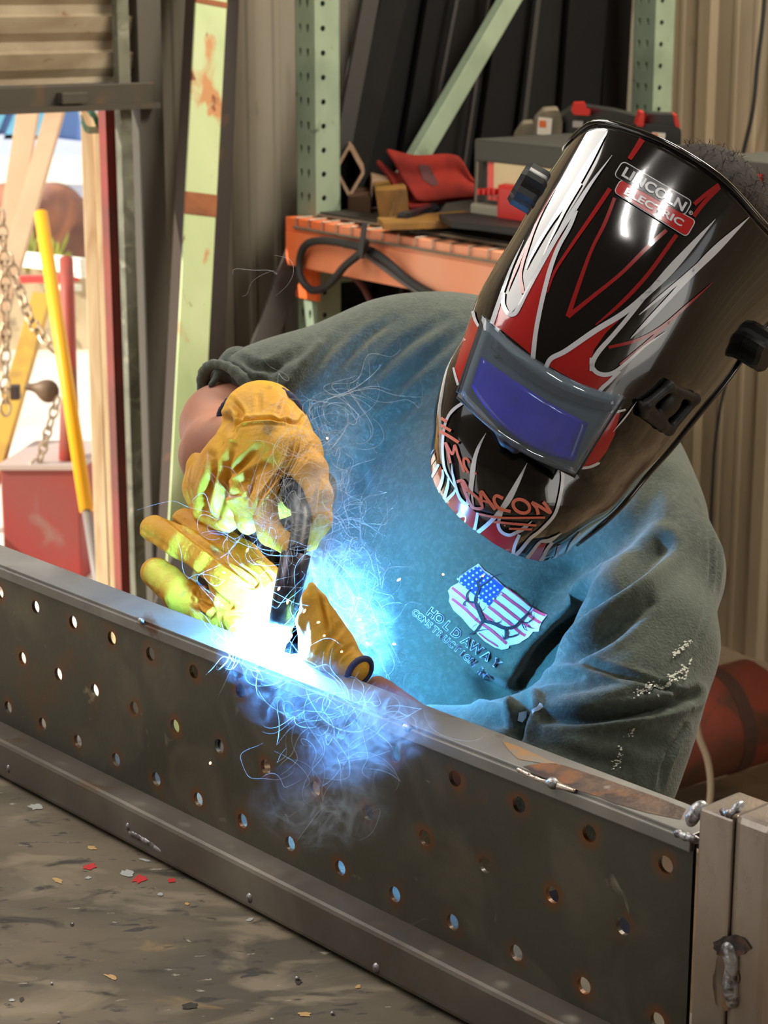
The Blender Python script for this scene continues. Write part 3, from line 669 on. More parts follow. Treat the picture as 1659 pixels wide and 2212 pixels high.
boxat(1545, 455, 1642, 378, pc0-GD*.006, .012, m_redp, 'red_frame', oc, .1); boxat(1553, 448, 1634, 386, pc0-GD*.010, .012, mat('case_maroon', (150, 30, 34), .4), 'red_grille', oc, .1)

# cordless tool batteries and a charger on top of the box
m_bat = mat('battery_black', (38, 37, 36), .45); m_dust = mat('dusty_grey', (124, 112, 92), .7, 0, [((90, 84, 72), 10, .4, .7)])
m_lab = mat('label_white', (226, 216, 200), .5); m_labo = mat('label_orange', (222, 110, 50), .5)
pb0 = RK+GD*.36
ch = empty('tool_charger', hit(1200, 320, pb0, GD), 'dusty grey and black battery charger on the black box with an orange and white label', 'battery charger')
def pxprism(name, px, p0, dep, m, par, r=6): return MB().prism([hit(x, y, p0, GD) for x, y in roundpoly(px, r)], unit([.05, 1, 0.])*dep).build(name, m, par)
pxprism('housing', [(1153, 324), (1156, 262), (1176, 240), (1208, 238), (1215, 262), (1212, 322)], pb0, .14, m_dust, ch)
pxprism('battery', [(1212, 322), (1214, 250), (1248, 228), (1330, 240), (1420, 262), (1415, 330)], pb0+GD*.01, .12, m_bat, ch)
pxprism('side_block', [(1108, 318), (1112, 294), (1130, 268), (1156, 266), (1156, 320)], pb0+GD*.01, .12, m_dust, ch)
pxprism('release_tab', [(1234, 240), (1240, 222), (1264, 221), (1268, 236), (1276, 238), (1274, 250), (1240, 248)], pb0-GD*.005, .03, m_redp, ch, 3)
pxprism('label', [(1160, 290), (1163, 253), (1193, 256), (1190, 293)], pb0-GD*.002, .004, m_lab, ch, 2)
pxprism('label_stripe', [(1164, 274), (1165, 260), (1180, 261), (1179, 276)], pb0-GD*.003, .003, m_labo, ch, 1)
pxprism('label', [(1237, 275), (1238, 261), (1260, 262), (1258, 276)], pb0+GD*.006, .004, mat('label_grey', (170, 164, 158), .5), ch, 1)
for k in range(3): pxprism('vent', [(1160+14*k, 322), (1162+14*k, 305), (1168+14*k, 305), (1168+14*k, 322)], pb0-GD*.001, .004, m_hole, ch, 1)
pb1 = RK+GD*.30
bt2 = empty('tool_battery', hit(1420, 330, pb1, GD), 'black power tool battery with red side clips standing behind the helmet rim', 'battery')
pxprism('pack', [(1372, 370), (1374, 275), (1392, 268), (1462, 272), (1472, 280), (1470, 372)], pb1, .11, m_bat, bt2)
pxprism('top', [(1394, 272), (1398, 246), (1462, 248), (1462, 276)], pb1+GD*.01, .08, m_bat, bt2)
pxprism('clip', [(1375, 272), (1384, 243), (1393, 243), (1390, 274)], pb1-GD*.003, .08, m_redp, bt2, 3); pxprism('clip', [(1460, 274), (1456, 250), (1463, 248), (1470, 276)], pb1-GD*.003, .08, m_redp, bt2, 3)
pxprism('label', [(1407, 301), (1409, 286), (1438, 288), (1436, 303)], pb1-GD*.002, .004, m_lab, bt2, 1)
pxprism('label_stripe', [(1409, 299), (1410, 288), (1421, 289), (1420, 300)], pb1-GD*.003, .003, m_labo, bt2, 1)

# ------------------------------------------------------------------ dark bars leaning in the corner behind the rack
def lean(name, x0, y0, x1, y1, w, dpt, th, m, label, cat='steel bar', group=None, foot=None, d1=None):
    "flat bar whose face runs between two picture positions, extended down to the floor and up"
    a, b_ = P(x0, y0, dpt), P(x1, y1, d1 if d1 else dpt+.1); u = unit(a-b_)
    ft = a+u*((a[2]-.004)/-u[2]) if foot is None else a+u*foot
    o = MB().bar(ft, b_-u*.35, w, th, RIGHT, .08).build(name, m); return tag(o, label, cat, group)
GB = 'dark steel bars leaning in the corner behind the rack'
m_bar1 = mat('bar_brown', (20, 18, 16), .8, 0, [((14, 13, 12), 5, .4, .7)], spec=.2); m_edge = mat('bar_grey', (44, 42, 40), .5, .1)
OFFB = .05
def onL(x, y, off): return hit(x, y, W0+NL*off, NL)
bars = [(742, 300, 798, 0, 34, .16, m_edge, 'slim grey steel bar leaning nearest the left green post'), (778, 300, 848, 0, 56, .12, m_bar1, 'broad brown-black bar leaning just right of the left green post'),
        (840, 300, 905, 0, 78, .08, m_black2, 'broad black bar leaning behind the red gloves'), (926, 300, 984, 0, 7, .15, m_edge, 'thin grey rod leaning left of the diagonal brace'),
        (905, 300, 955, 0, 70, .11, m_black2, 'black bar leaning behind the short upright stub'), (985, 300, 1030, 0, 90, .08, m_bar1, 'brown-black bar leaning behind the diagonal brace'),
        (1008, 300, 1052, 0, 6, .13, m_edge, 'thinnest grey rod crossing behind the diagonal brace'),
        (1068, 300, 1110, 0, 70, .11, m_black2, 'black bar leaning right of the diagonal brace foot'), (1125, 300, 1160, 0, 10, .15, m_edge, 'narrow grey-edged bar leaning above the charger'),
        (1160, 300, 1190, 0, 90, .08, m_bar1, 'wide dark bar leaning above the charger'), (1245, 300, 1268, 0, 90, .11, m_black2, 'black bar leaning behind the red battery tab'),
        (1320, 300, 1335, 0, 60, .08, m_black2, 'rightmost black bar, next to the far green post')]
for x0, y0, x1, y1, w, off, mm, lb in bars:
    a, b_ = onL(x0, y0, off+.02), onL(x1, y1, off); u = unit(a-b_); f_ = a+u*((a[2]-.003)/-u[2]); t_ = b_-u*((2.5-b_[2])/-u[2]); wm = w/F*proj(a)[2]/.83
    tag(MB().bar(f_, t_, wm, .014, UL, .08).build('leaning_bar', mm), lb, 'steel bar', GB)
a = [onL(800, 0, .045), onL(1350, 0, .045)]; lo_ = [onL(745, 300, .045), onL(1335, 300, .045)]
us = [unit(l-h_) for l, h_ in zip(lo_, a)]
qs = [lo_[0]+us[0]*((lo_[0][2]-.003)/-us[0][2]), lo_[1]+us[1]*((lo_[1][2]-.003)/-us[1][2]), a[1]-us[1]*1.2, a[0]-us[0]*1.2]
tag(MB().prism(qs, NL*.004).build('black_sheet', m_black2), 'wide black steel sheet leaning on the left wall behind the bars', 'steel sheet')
tag(MB().tube([P(868, 320, 4.72), P(882, 232, 4.74)], .034, 20).build('steel_stub', m_bar1), 'short dark round steel stub standing between the leaning bars', 'steel stub')
# green channel leaning on the left wall
m_gp = mat('green_paint_worn', (196, 208, 156), .5, 0, [((158, 176, 122), 3, .4, .7), ((196, 202, 160), 7, .55, .75), ((186, 132, 84), 15, .60, .68, 9), ((124, 70, 38), 26, .64, .68, 8)], stretch=(1, 1, .6))
m_rs = mat('rust_band', (150, 92, 52), .8, 0, [((110, 62, 38), 9, .4, .7)])
ga0, ga1 = onL(398, 1110, .30), onL(456, 0, .16); u = unit(ga0-ga1); gf = ga0+u*((ga0[2]-.004)/-u[2]); gt = ga1-u*.35
gp = empty('green_steel_channel', gf, 'pale green painted steel channel with rust, leaning against the left wall', 'steel channel')
sd = -UL; nrm = unit(np.cross(u, sd)); nrm = nrm if nrm@DIR > 0 else -nrm
MB().bar(gf, gt, .074, .006, sd, .1).build('face', m_gp, gp)
MB().bar(gf+nrm*.022+sd*.034, gt+nrm*.022+sd*.034, .006, .044, sd).bar(gf+nrm*.022-sd*.034, gt+nrm*.022-sd*.034, .006, .044, sd).build('flange', mat('channel_side', (58, 46, 36), .7, .2, [((104, 60, 32), 12, .6, .7)]), gp)
for ya, yb in ((414, 462), (0, 12)):
    qa, qb = [ga1+(ga0-ga1)*((y-0)/1110) for y in (ya, yb)]; MB().bar(qa-nrm*.0005, qb-nrm*.0005, .075, .0072, sd).build('rust_band', m_rs, gp)
tag(MB().bar(onL(446, 1110, .22), onL(490, 0, .09), .050, .02, sd, .1).bar(onL(490, 0, .09), onL(497, -200, .07), .050, .02, sd, .1).build('dark_flat_bar', mat('dark_brown_bar', (52, 44, 38), .6, .3, [((92, 56, 34), 9, .58, .7)])), 'dark brown flat bar leaning close behind the green channel', 'steel bar')
a, b_ = onL(548, 800, .34), onL(655, 510, .20); u = unit(a-b_)
tag(MB().bar(a+u*((a[2]-.003)/-u[2]), b_-u*.25, .052, .012, UL, .1).build('dark_plank', mat('dark_plank', (60, 52, 44), .7, 0, [((44, 38, 32), 5, .4, .7)])), 'dark plank leaning from the floor towards the left green rack post', 'plank')

# ------------------------------------------------------------------ right-hand wall: cords and things on the floor
def onR(x, y, off=.05): return hit(x, y, W0+NR*off, NR)
m_cord = mat('black_cord', (34, 33, 34), .5)
tag(MB().tube(smooth_path([onR(x, y, .045) for x, y in [(1655, -60), (1648, 40), (1636, 140), (1626, 240), (1604, 340), (1596, 420)]], 6), .0055, 8).build('power_cord', m_cord, None, True), 'black cord hanging down the tan wall behind the helmet rim', 'cord')
tag(MB().tube(smooth_path([onR(x, y, .045) for x, y in [(1570, 820), (1556, 880), (1545, 960), (1538, 1060), (1536, 1130), (1538, 1250)]], 6), .004, 8).build('power_cord', m_cord, None, True), 'black cord hanging on the tan wall below the helmet', 'cord')
m_crd = mat('pale_cord', (172, 154, 128), .5)
tag(MB().tube(smooth_path([P(x, y, 3.9) for x, y in [(1505, 1500), (1503, 1545), (1510, 1590), (1528, 1640), (1535, 1690), (1532, 1740), (1520, 1790)]]+[P(1510, 1840, 3.7)], 6), .0065, 8).build('extension_cord', m_crd, None, True), 'pale extension cord trailing down behind the worker beside the steel post', 'cord')
m_rb = mat('red_brown_paint', (150, 66, 44), .7, 0, [((104, 62, 44), 3, .42, .6), ((84, 60, 44), 7, .5, .62)])
d0 = 4.45; a0, a1 = P(1440, 1590, d0-.1), P(1648, 1530, d0)
cyl = MB(); rr = .115; ax = unit(a1-a0); cyl.tube([a0-ax*.1, a0-ax*.09, a1-ax*.02, a1], [rr*.8, rr, rr, rr*.85], 28)
o = cyl.build('gas_cylinder', m_rb, None, True); o.data.polygons.foreach_set('use_smooth', [True]*len(o.data.polygons)); dz = min(v.co[2] for v in o.data.vertices)+o.location[2]; 
tag(o, 'rusty red-brown drum section lying on the floor at the foot of the tan wall', 'drum')
MB().tube([a0+ax*.12, a0+ax*.15], [rr*1.02, rr*1.02], 28).build('band', mat('drum_band', (80, 54, 42), .7), o)
m_gb = mat('grey_scrap', (108, 92, 78), .7, 0, [((70, 60, 52), 6, .5, .7)])
q = P(1655, 1560, 4.7); q[2] = .07; tag(MB().box(q, RIGHT*.05, [0, .05, 0], ZZ*.07, .2).build('scrap_block', m_gb), 'grey scrap metal block on the floor by the tan wall', 'scrap block')

# ------------------------------------------------------------------ the yard beyond the roller door
def tall(name, x0, y0, x1, y1, d0_, d1_, w, th, m, label, cat, group=None, foot=True, up=.6):
    a, b_ = P(x0, y0, d0_), P(x1, y1, d1_); u = unit(a-b_); a2 = a+u*((a[2]+.04)/-u[2]) if foot else a
    return tag(MB().bar(a2, b_-u*up, w, th, RIGHT, .1).build(name, m), label, cat, group)
tall('timber_post', 222, 1200, 190, 250, 4.9, 4.75, .030, .04, m_wood, 'left one of the two pale timber battens tied with green string', 'timber batten', 'pale timber battens by the door', up=.02)
tall('timber_post', 252, 1200, 218, 262, 4.9, 4.75, .031, .04, m_wood, 'right one of the two pale timber battens, beside the red channel', 'timber batten', 'pale timber battens by the door', up=.02)
m_str = mat('green_string', (22, 74, 52), .7)
sg = MB(); c0 = P(203, 262, 4.72)
for k in range(3):
    sg.tube(smooth_path([P(176, 250+k*7, 4.71), P(186, 272+k*6, 4.69), P(203, 276+k*5, 4.69), P(222, 270+k*6, 4.70), P(240, 245+k*5, 4.72)], 5), .0022, 6)
for k in range(10): sg.tube(smooth_path([P(176+rnd.random()*12, 232, 4.70), P(195+rnd.random()*10, 240+rnd.random()*12, 4.68), P(208+rnd.random()*14, 262+rnd.random()*12, 4.69), P(219, 276, 4.70)], 4), .0024, 5)
tag(sg.build('green_string', m_str), 'dark green string knotted round the tops of the timber battens', 'string')
m_lean = mat('weathered_board', (206, 172, 136), .7, 0, [((176, 140, 108), 2, .4, .7)])
tall('leaning_board', 12, 560, 62, 232, 7.0, 7.2, .075, .03, m_lean, 'left leaning weathered board outside the raised roller door', 'board', 'boards leaning outside the door')
tall('leaning_board', 30, 560, 122, 232, 6.75, 7.05, .062, .03, m_lean, 'right leaning weathered board crossing the left one outside', 'board', 'boards leaning outside the door')
# yellow sleeved pole
ya, yb = P(88, 460, 5.9), P(187, 1103, 5.6)
yp = empty('yellow_sleeved_pole', yb, 'bright yellow sleeved pole leaning outside in front of the red tool chest', 'pole')
uy = unit(yb-ya); MB().tube([ya, yb], .020, 16).build('sleeve', m_yel, yp, True); MB().tube([yb-uy*.02, yb+uy*((yb[2]+.04)/-uy[2])], .013, 10).build('pole', mat('pole_grey', (128, 118, 110), .5), yp, True)
tall('yellow_beam', 0, 960, 92, 640, 6.3, 6.6, .060, .04, m_yel2, 'faded yellow steel beam slanting down at the left edge of the doorway', 'steel beam', up=0)
# red tool chest
cb = MB(); cc = P(107, 1010, 6.1); hz = cc[2]+.04; 
tc_ = empty('red_tool_chest', P(107, 1200, 6.1), 'faded red steel chest with a dark rim standing outside the door', 'chest')
MB().box(np.array([cc[0], cc[1]+.15, cc[2]-.3]), RIGHT*.118, [.03, .16, 0], ZZ*.30, .06).build('body', mat('chest_red', (148, 72, 66), .6, 0, [((168, 52, 46), 2, .4, .7), ((150, 120, 110), 6, .6, .75)]), tc_)
MB().box(np.array([cc[0], cc[1]+.15, cc[2]+.004]), RIGHT*.125, [.03, .17, 0], ZZ*.008, .3).build('rim', mat('chest_rim', (190, 170, 160), .5), tc_)
rp_ = MB().tube([P(148, 1005, 6.15), P(150, 880, 6.2), P(152, 840, 6.2), P(146, 640, 6.25), P(143, 560, 6.3)], [.03, .028, .022, .022, .022], 14).build('red_pipe', mat('pipe_red', (172, 66, 52), .6, 0, [((120, 78, 62), 4, .45, .65)]), None, True)
tag(rp_, 'red-brown upright pipe rising from the chest behind the yellow sleeve', 'pipe')
# clamp with round jaw
vz = empty('pipe_clamp', P(100, 850, 6.2), 'dark rusty clamp with a round jaw hanging by the yellow beam', 'clamp'); m_vise = mat('clamp_brown', (110, 88, 68), .6, .4)
s_ = Soft().ell(P(104, 845, 6.2), np.eye(3), [.034, .03, .036]).cap(P(88, 838, 6.2), .016, P(60, 836, 6.2), .011, .02); v, f = s_.mesh(.004); meshobj('jaw', v, f, m_vise, vz, True)
MB().box(P(33, 847, 6.2), RIGHT*.014, [0, .02, 0], ZZ*.022, .3).build('handle_block', mat('clamp_dark', (60, 46, 42), .6), vz)
def chain_links(pts, r, name, label, m):
    q = smooth_path([P(*p) for p in pts], 12); s_ = 0; segs = []; L = [0]
    for a, b_ in zip(q, q[1:]): L.append(L[-1]+np.linalg.norm(b_-a))
    ch_ = empty(name, q[0], label, 'chain'); b = MB(); k = 0; dL = r*3.4
    while k*dL < L[-1]:
        t = k*dL; i = min(range(len(L)), key=lambda j: abs(L[j]-t)); tt = unit(q[min(i+1, len(q)-1)]-q[max(i-1, 0)]); sdv = unit(np.cross(tt, DIR if k % 2 else RIGHT+DIR))
        loop = [q[i]+tt*math.cos(a)*r*2.3+sdv*math.sin(a)*r*1.35 for a in np.linspace(0, 2*math.pi, 11)]
        lb = MB().tube(loop, r*.42, 6, False); lb.build('link', m, ch_) if k < 95 else None; k += 1
m_chain = mat('chain_rusty', (176, 152, 122), .4, .5, [((110, 92, 74), 20, .5, .7)])
chain_links([(3, 470, 6.0), (10, 600, 6.0), (12, 720, 6.0), (10, 830, 6.0), (12, 890, 6.0)], .011, 'steel_chain', 'rusty steel chain hanging at the left edge of the doorway', m_chain)
chain_links([(22, 560, 6.1), (40, 620, 6.1), (66, 690, 6.05), (100, 735, 6.0), (124, 760, 6.0)], .010, 'steel_chain', 'rusty chain sagging from the left towards the yellow sleeve', m_chain)
chain_links([(122, 870, 6.05), (104, 930, 6.05), (86, 990, 6.1), (74, 1005, 6.1)], .009, 'steel_chain', 'short chain piled on the rim of the red chest', m_chain)
# parked vehicle, rock, planks and plants further off
m_car = mat('car_blue', (96, 134, 200), .25, .2, coat=.6); m_cg = mat('car_glass', (120, 190, 226), .08, .3); m_bmp = mat('car_trim', (196, 206, 232), .4)
cy = 13.0; k_ = cy/F; car = empty('parked_car', P(0, 500, cy)*[1, 1, 0], 'blue vehicle parked in the sunny yard behind the leaning boards', 'car')
def carpart(name, px, dep, m, dy=0): 
    p0 = P(0, 300, cy); p0[1] += dy; pr_ = [hit(x, y, p0, np.array([0, 1., 0])) for x, y in px]
    o = MB().prism(pr_, (0, dep, 0)).build(name, m, car); bv = o.modifiers.new('b', 'BEVEL'); bv.width = .04; bv.segments = 3; return o
carpart('body', [(-420, 430), (-420, 310), (-260, 300), (60, 305), (172, 318), (182, 360), (176, 432)], 1.8, m_bmp)
carpart('cabin', [(-300, 312), (-240, 150), (120, 150), (158, 250), (172, 322)], 1.7, m_car, .05)
carpart('windscreen', [(-200, 300), (-150, 180), (30, 180), (-20, 300)], .05, m_cg, 0); carpart('side_window', [(20, 292), (62, 190), (100, 190), (96, 292)], .05, m_cg, 0)
carpart('bumper', [(-420, 384), (-420, 352), (170, 352), (174, 384)], .2, mat('bumper_white', (238, 236, 228), .4), -.12)
for x in (-300, 90):
    c_ = hit(x, 450, P(0, 300, cy), np.array([0, 1., 0])); c_[2] = .22; MB().tube([c_-np.array([0, .02, 0]), c_+np.array([0, .2, 0])], .26, 24).build('wheel', mat('tyre', (60, 56, 54), .8), car)
m_soil = mat('red_soil', (150, 104, 84), .9, 0, [((110, 78, 70), 1.5, .4, .65), ((180, 120, 90), 3, .55, .7)], bump=.5, bscale=8)
s_ = Soft(); 
for x, y, dd, r in ((110, 470, 10, 75), (160, 480, 10.3, 70), (70, 500, 9.8, 80), (30, 480, 10.4, 90), (190, 520, 10, 70)): s_.ell(P(x, y, dd), np.eye(3), [r*dd/F]*3, .1)
v, f = s_.mesh(.05); v, f, nn_ = subdiv(v, f, 1, 1); v = crinkle(v, nn_, 5, .04)
lo = min(v[:, 2]); s2_ = Soft(); v[:, 2] = np.where(v[:, 2] < lo+.08, v[:, 2], v[:, 2]); tag(meshobj('soil_heap', v, f, m_soil, None, True), 'heap of reddish brown soil and rust in front of the blue vehicle', 'heap')
q = P(100, 600, 9.8); tag(MB().box([q[0], q[1]+.5, (q[2]+.1)/2-.07], [.55, 0, 0], [0, .4, 0], ZZ*((q[2]+.1)/2+.02), .1).build('stone_block', mat('pale_stone', (206, 186, 150), .9, 0, [((160, 140, 110), 3, .4, .7), ((120, 104, 84), 8, .55, .7)], bump=.6, bscale=20)), 'pale rough stone block under the soil heap in the yard', 'stone block')
m_whb = mat('white_board', (246, 246, 226), .6)
for (xa, ya_, xb, yb_, wd_, lb) in ((38, 558, 180, 575, .055, 'wide white board lying across the yard behind the yellow sleeve'), (120, 575, 182, 592, .03, 'narrow white board below the wide one in the yard'), (120, 621, 168, 622, .022, 'short white board end lying lowest in the yard')):
    tag(MB().bar(P(xa, ya_, 7.6), P(xb, yb_, 7.2), wd_, .03, ZZ, .2).build('white_board', m_whb), lb, 'board', 'white boards in the yard')
tag(MB().bar(P(40, 604, 7.9), P(165, 600, 7.7), .028, .03, ZZ, .1).build('red_bar', m_redp), 'red bar lying below the white boards in the yard', 'bar')
m_leaf = mat('yard_plant', (150, 156, 70), .8, 0, [((190, 180, 90), 9, .5, .7)])
for x, y, lb in ((60, 545, 'small yellow-green plant left of the yellow sleeve'), (122, 540, 'small yellow-green plant right of the yellow sleeve')):
    b = MB(); c_ = P(x, 588, 9.6)
    for k in range(16):
        a = rnd.uniform(0, 6.28); t = np.array([math.cos(a)*.08, math.sin(a)*.08, rnd.uniform(.08, .2)]); sdv = unit(np.cross(t, ZZ))*.008
        b.add([c_-sdv, c_+sdv, c_+t*.6+sdv*1.3+ZZ*.02, c_+t, c_+t*.6-sdv*1.3+ZZ*.02], [(0, 1, 2, 3, 4)])
    tag(b.build('yard_plant', m_leaf), lb, 'plant')
# ------------------------------------------------------------------ the worker
m_skin = mat('skin', (172, 118, 94), .55, 0, [((150, 98, 78), 14, .4, .7)], bump=.15, bscale=180)
m_skin.node_tree.nodes['Principled BSDF'].inputs['Subsurface Weight'].default_value = .0
m_shirt = mat('sweatshirt', (70, 78, 68), .95, 0, [((60, 67, 59), 9, .4, .7), ((78, 86, 76), 160, .45, .65)], bump=.5, bscale=420, sheen=.15)
m_glove = mat('yellow_leather', (214, 160, 30), .62, 0, [((192, 134, 22), 16, .4, .7), ((222, 172, 44), 6, .5, .75), ((150, 108, 40), 55, .64, .74), ((128, 112, 74), 26, .68, .76)], bump=.45, bscale=230)
m_navy = mat('navy_hem', (44, 50, 84), .8)
m_jean = mat('jeans', (52, 62, 84), .9, 0, bump=.4, bscale=300)
m_hair = mat('dark_hair', (34, 28, 23), .8, spec=.15)
def B(x, y, d, r): return (P(x, y, d), r*d/F)
def G(x, y, n, r): p = PN(x, y, n); return (p, r*proj(p)[2]/F)
XR, YF, ZU = RIGHT, np.array([0, 1., 0]), ZZ
pelvis = P(1080, 1500, 2.30)*[1, 1, 0]+ZZ*.88
# skin body: one continuous surface (clothes are laid over it)
bd = Soft()
P_W = G(815, 1490, -.07, 36)
bd.ell(P(1070, 1180, 2.16), (XR, YF, ZU), (.15, .09, .21), .04).ell(pelvis, (XR, YF, ZU), (.16, .11, .13), .06)
bd.chain([(P(1070, 1400, 2.2), .14), (pelvis, .15)], .05)
bd.chain([B(1120, 900, 2.14, 90), B(1220, 790, 2.04, 85), B(1330, 680, 1.94, 90)], .03)       # neck up to the head
hc = P(1400, 600, 1.885); hup = unit(P(1570, 380, 1.86)-P(1240, 820, 1.86)); hfw = unit(P(1180, 700, 1.74)-P(1400, 600, 1.90))
bd.ell(hc, (hup, hfw, np.cross(hup, hfw)), (.105, .085, .070), .02)
bd.ell(P(1290, 770, 1.845), (XR, YF, ZU), (.05, .045, .05), .03)                                 # jaw
bd.cap(P(1300, 640, 1.805), .010, P(1275, 690, 1.79), .014, .012)                                # nose
bd.ell(P(1455, 700, 1.865), (hup, hfw, ZU), (.03, .018, .010), .008)                             # ear
bd.chain([B(1000, 850, 2.20, 90), B(720, 850, 2.15, 75), B(480, 918, 2.10, 70)], .03)         # right upper arm
bd.chain([B(482, 922, 2.10, 88), B(470, 985, 2.0, 70), B(560, 940, 1.93, 58)], .03)            # right elbow, forearm into the glove
bd.chain([B(1370, 1150, 2.02, 85), B(1390, 1400, 1.88, 85), B(1320, 1690, 1.81, 80)], .02)    # left upper arm
bd.chain([B(1330, 1690, 1.81, 76), B(1060, 1690, 1.80, 56), P_W], .03)     # left forearm
for s_ in (-1, 1):
    hp = pelvis+XR*.085*s_-ZZ*.06; bd.chain([(hp, .085), (np.array([hp[0]+.02*s_, hp[1]-.02, .48]), .055), (np.array([hp[0]+.03*s_, hp[1]+.02, .09]), .04)], .03)
v, f = bd.mesh(.008); v, f, nn_ = subdiv(v, f, 1, 2)
person = meshobj('person', v, f, m_skin, None, True, pelvis*[1, 1, 0])
tag(person, 'person in a dark green sweatshirt and yellow gloves bending over the drilled frame', 'person')

# sweatshirt
sh = Soft()
sh.ell(P(1100, 1230, 2.13), (unit(P(1500, 1330, 2.05)-P(760, 1130, 2.2)), DIR, UP), (.205, .135, .235), .05)
sh.ell(P(1050, 1420, 2.10), (XR, DIR, UP), (.105, .12, .20), .10)
sh.chain([B(1110, 1480, 2.13, 225), B(1100, 1640, 2.20, 250), (pelvis+ZZ*.02, .17)], .08)
sh.ell(P(1080, 900, 2.22), (XR, DIR, UP), (.16, .12, .105), .06)                              # upper back
sh.chain([B(1230, 850, 2.12, 135), B(960, 815, 2.19, 146), B(840, 822, 2.18, 138), B(700, 850, 2.15, 108), B(600, 862, 2.12, 90), B(520, 872, 2.10, 92)], .06)
sh.chain([B(1180, 900, 2.12, 150), B(1378, 1130, 2.02, 112), B(1430, 1230, 1.96, 108)], .05)
sh.chain([B(1432, 1240, 1.96, 112), B(1390, 1400, 1.87, 135), B(1330, 1560, 1.82, 148), B(1270, 1700, 1.80, 148)], .05)
sh.chain([B(1280, 1700, 1.80, 140), B(1120, 1655, 1.83, 105), B(930, 1600, 1.85, 78)], .05)
c0_, c1_ = P(462, 838, 2.10), P(560, 940, 2.08)
cutn = unit(P(430, 930, 2.07)-P(600, 830, 2.13)); cutp = P(508, 868, 2.1)
def shirt_cut(X):
    near = (np.linalg.norm(X-P(500, 900, 2.1), axis=1) < .16); return np.where(near, (X-cutp)@cutn, -1.)
v, f = sh.mesh(.0075, cut=shirt_cut); v, f, nn_ = subdiv(v, f, 1, 2)
v = crinkle(v, nn_, 9, .0035); 
st = [  # picture lines of the creases: points, half width, depth (raised when negative)
 ([(640, 850), (690, 775), (745, 715)], 10, .004), ([(672, 880), (725, 800), (790, 730), (850, 690)], 10, .005), ([(720, 900), (800, 815), (880, 740), (960, 690)], 11, .005),
 ([(760, 905), (850, 840), (930, 770), (1000, 715)], 12, .005), ([(800, 930), (880, 880), (950, 820)], 14, .004), ([(560, 835), (600, 790), (640, 760)], 10, .006), ([(600, 850), (640, 800), (690, 745)], 9, -.005),
 ([(520, 775), (560, 795), (600, 790)], 8, .006), ([(700, 930), (735, 985), (745, 1060)], 14, .007), ([(760, 950), (770, 1010), (790, 1060)], 16, .006),
 ([(1128, 1490), (1150, 1445), (1200, 1385), (1262, 1330), (1340, 1262), (1428, 1185)], 20, .030), ([(1180, 1360), (1225, 1300), (1262, 1270), (1345, 1225)], 24, -.008),
 ([(1165, 1462), (1240, 1415), (1320, 1370), (1400, 1300)], 13, .010), ([(1195, 1415), (1300, 1345), (1400, 1265), (1440, 1200)], 16, -.008),
 ([(1128, 1480), (1140, 1525), (1125, 1560), (1108, 1600)], 13, .022), ([(1150, 1500), (1190, 1470), (1250, 1462)], 10, .008),
 ([(1180, 1552), (1260, 1551), (1340, 1542), (1430, 1525), (1500, 1500)], 11, .017), ([(1180, 1520), (1280, 1510), (1400, 1480)], 16, -.007),
 ([(1240, 1428), (1330, 1452), (1420, 1480), (1500, 1512)], 7, .006), ([(1500, 1080), (1532, 1140), (1538, 1220), (1528, 1310), (1505, 1390)], 5, .0045), ([(1512, 1075), (1545, 1140), (1552, 1220), (1540, 1310)], 4, .004),
 ([(1290, 1600), (1350, 1590), (1420, 1610)], 18, .005), ([(1150, 1600), (1260, 1640), (1340, 1650)], 18, .006), ([(1480, 1570), (1440, 1640), (1425, 1700)], 6, .005),
 ([(1030, 1450), (1062, 1490), (1105, 1500), (1125, 1480)], 20, .018), ([(1015, 1440), (1050, 1448), (1100, 1455)], 13, -.012), ([(1040, 1560), (1085, 1560), (1120, 1590)], 14, .007),
 ([(1250, 1240), (1330, 1190), (1410, 1120)], 26, .006), ([(1300, 1180), (1380, 1120), (1430, 1040)], 20, .006), ([(860, 1180), (900, 1300), (950, 1400)], 40, .003)]
v = folds(v, nn_, st)
shirt = meshobj('sweatshirt', v, f, m_shirt, person, True)
# cuff of the rolled sleeve
cu = Soft(); cy_ = unit(np.cross(cutn, DIR)); cx_ = unit(np.cross(cy_, cutn)); ring = []
for k in range(25):
    a = 2*math.pi*k/24; ring.append((cutp+cutn*.004+cy_*math.cos(a)*.045+cx_*math.sin(a)*.045, .0055*(1+.2*math.sin(3*a))))
cu.chain(ring, .004); v, f = cu.mesh(.003); meshobj('sleeve_cuff', v, f, m_shirt, person, True)
# flap of the sleeve hanging off at the elbow
fl = Soft(); fl.chain([B(505, 778, 2.10, 8), B(480, 800, 2.09, 9), B(455, 832, 2.08, 7)], .01).chain([B(520, 778, 2.11, 10), B(560, 800, 2.11, 22), B(540, 822, 2.10, 14)], .03).chain([B(505, 785, 2.10, 10), B(520, 818, 2.1, 12)], .03)
v, f = fl.mesh(.003); meshobj('sleeve_flap', v, f, m_shirt, person, True)
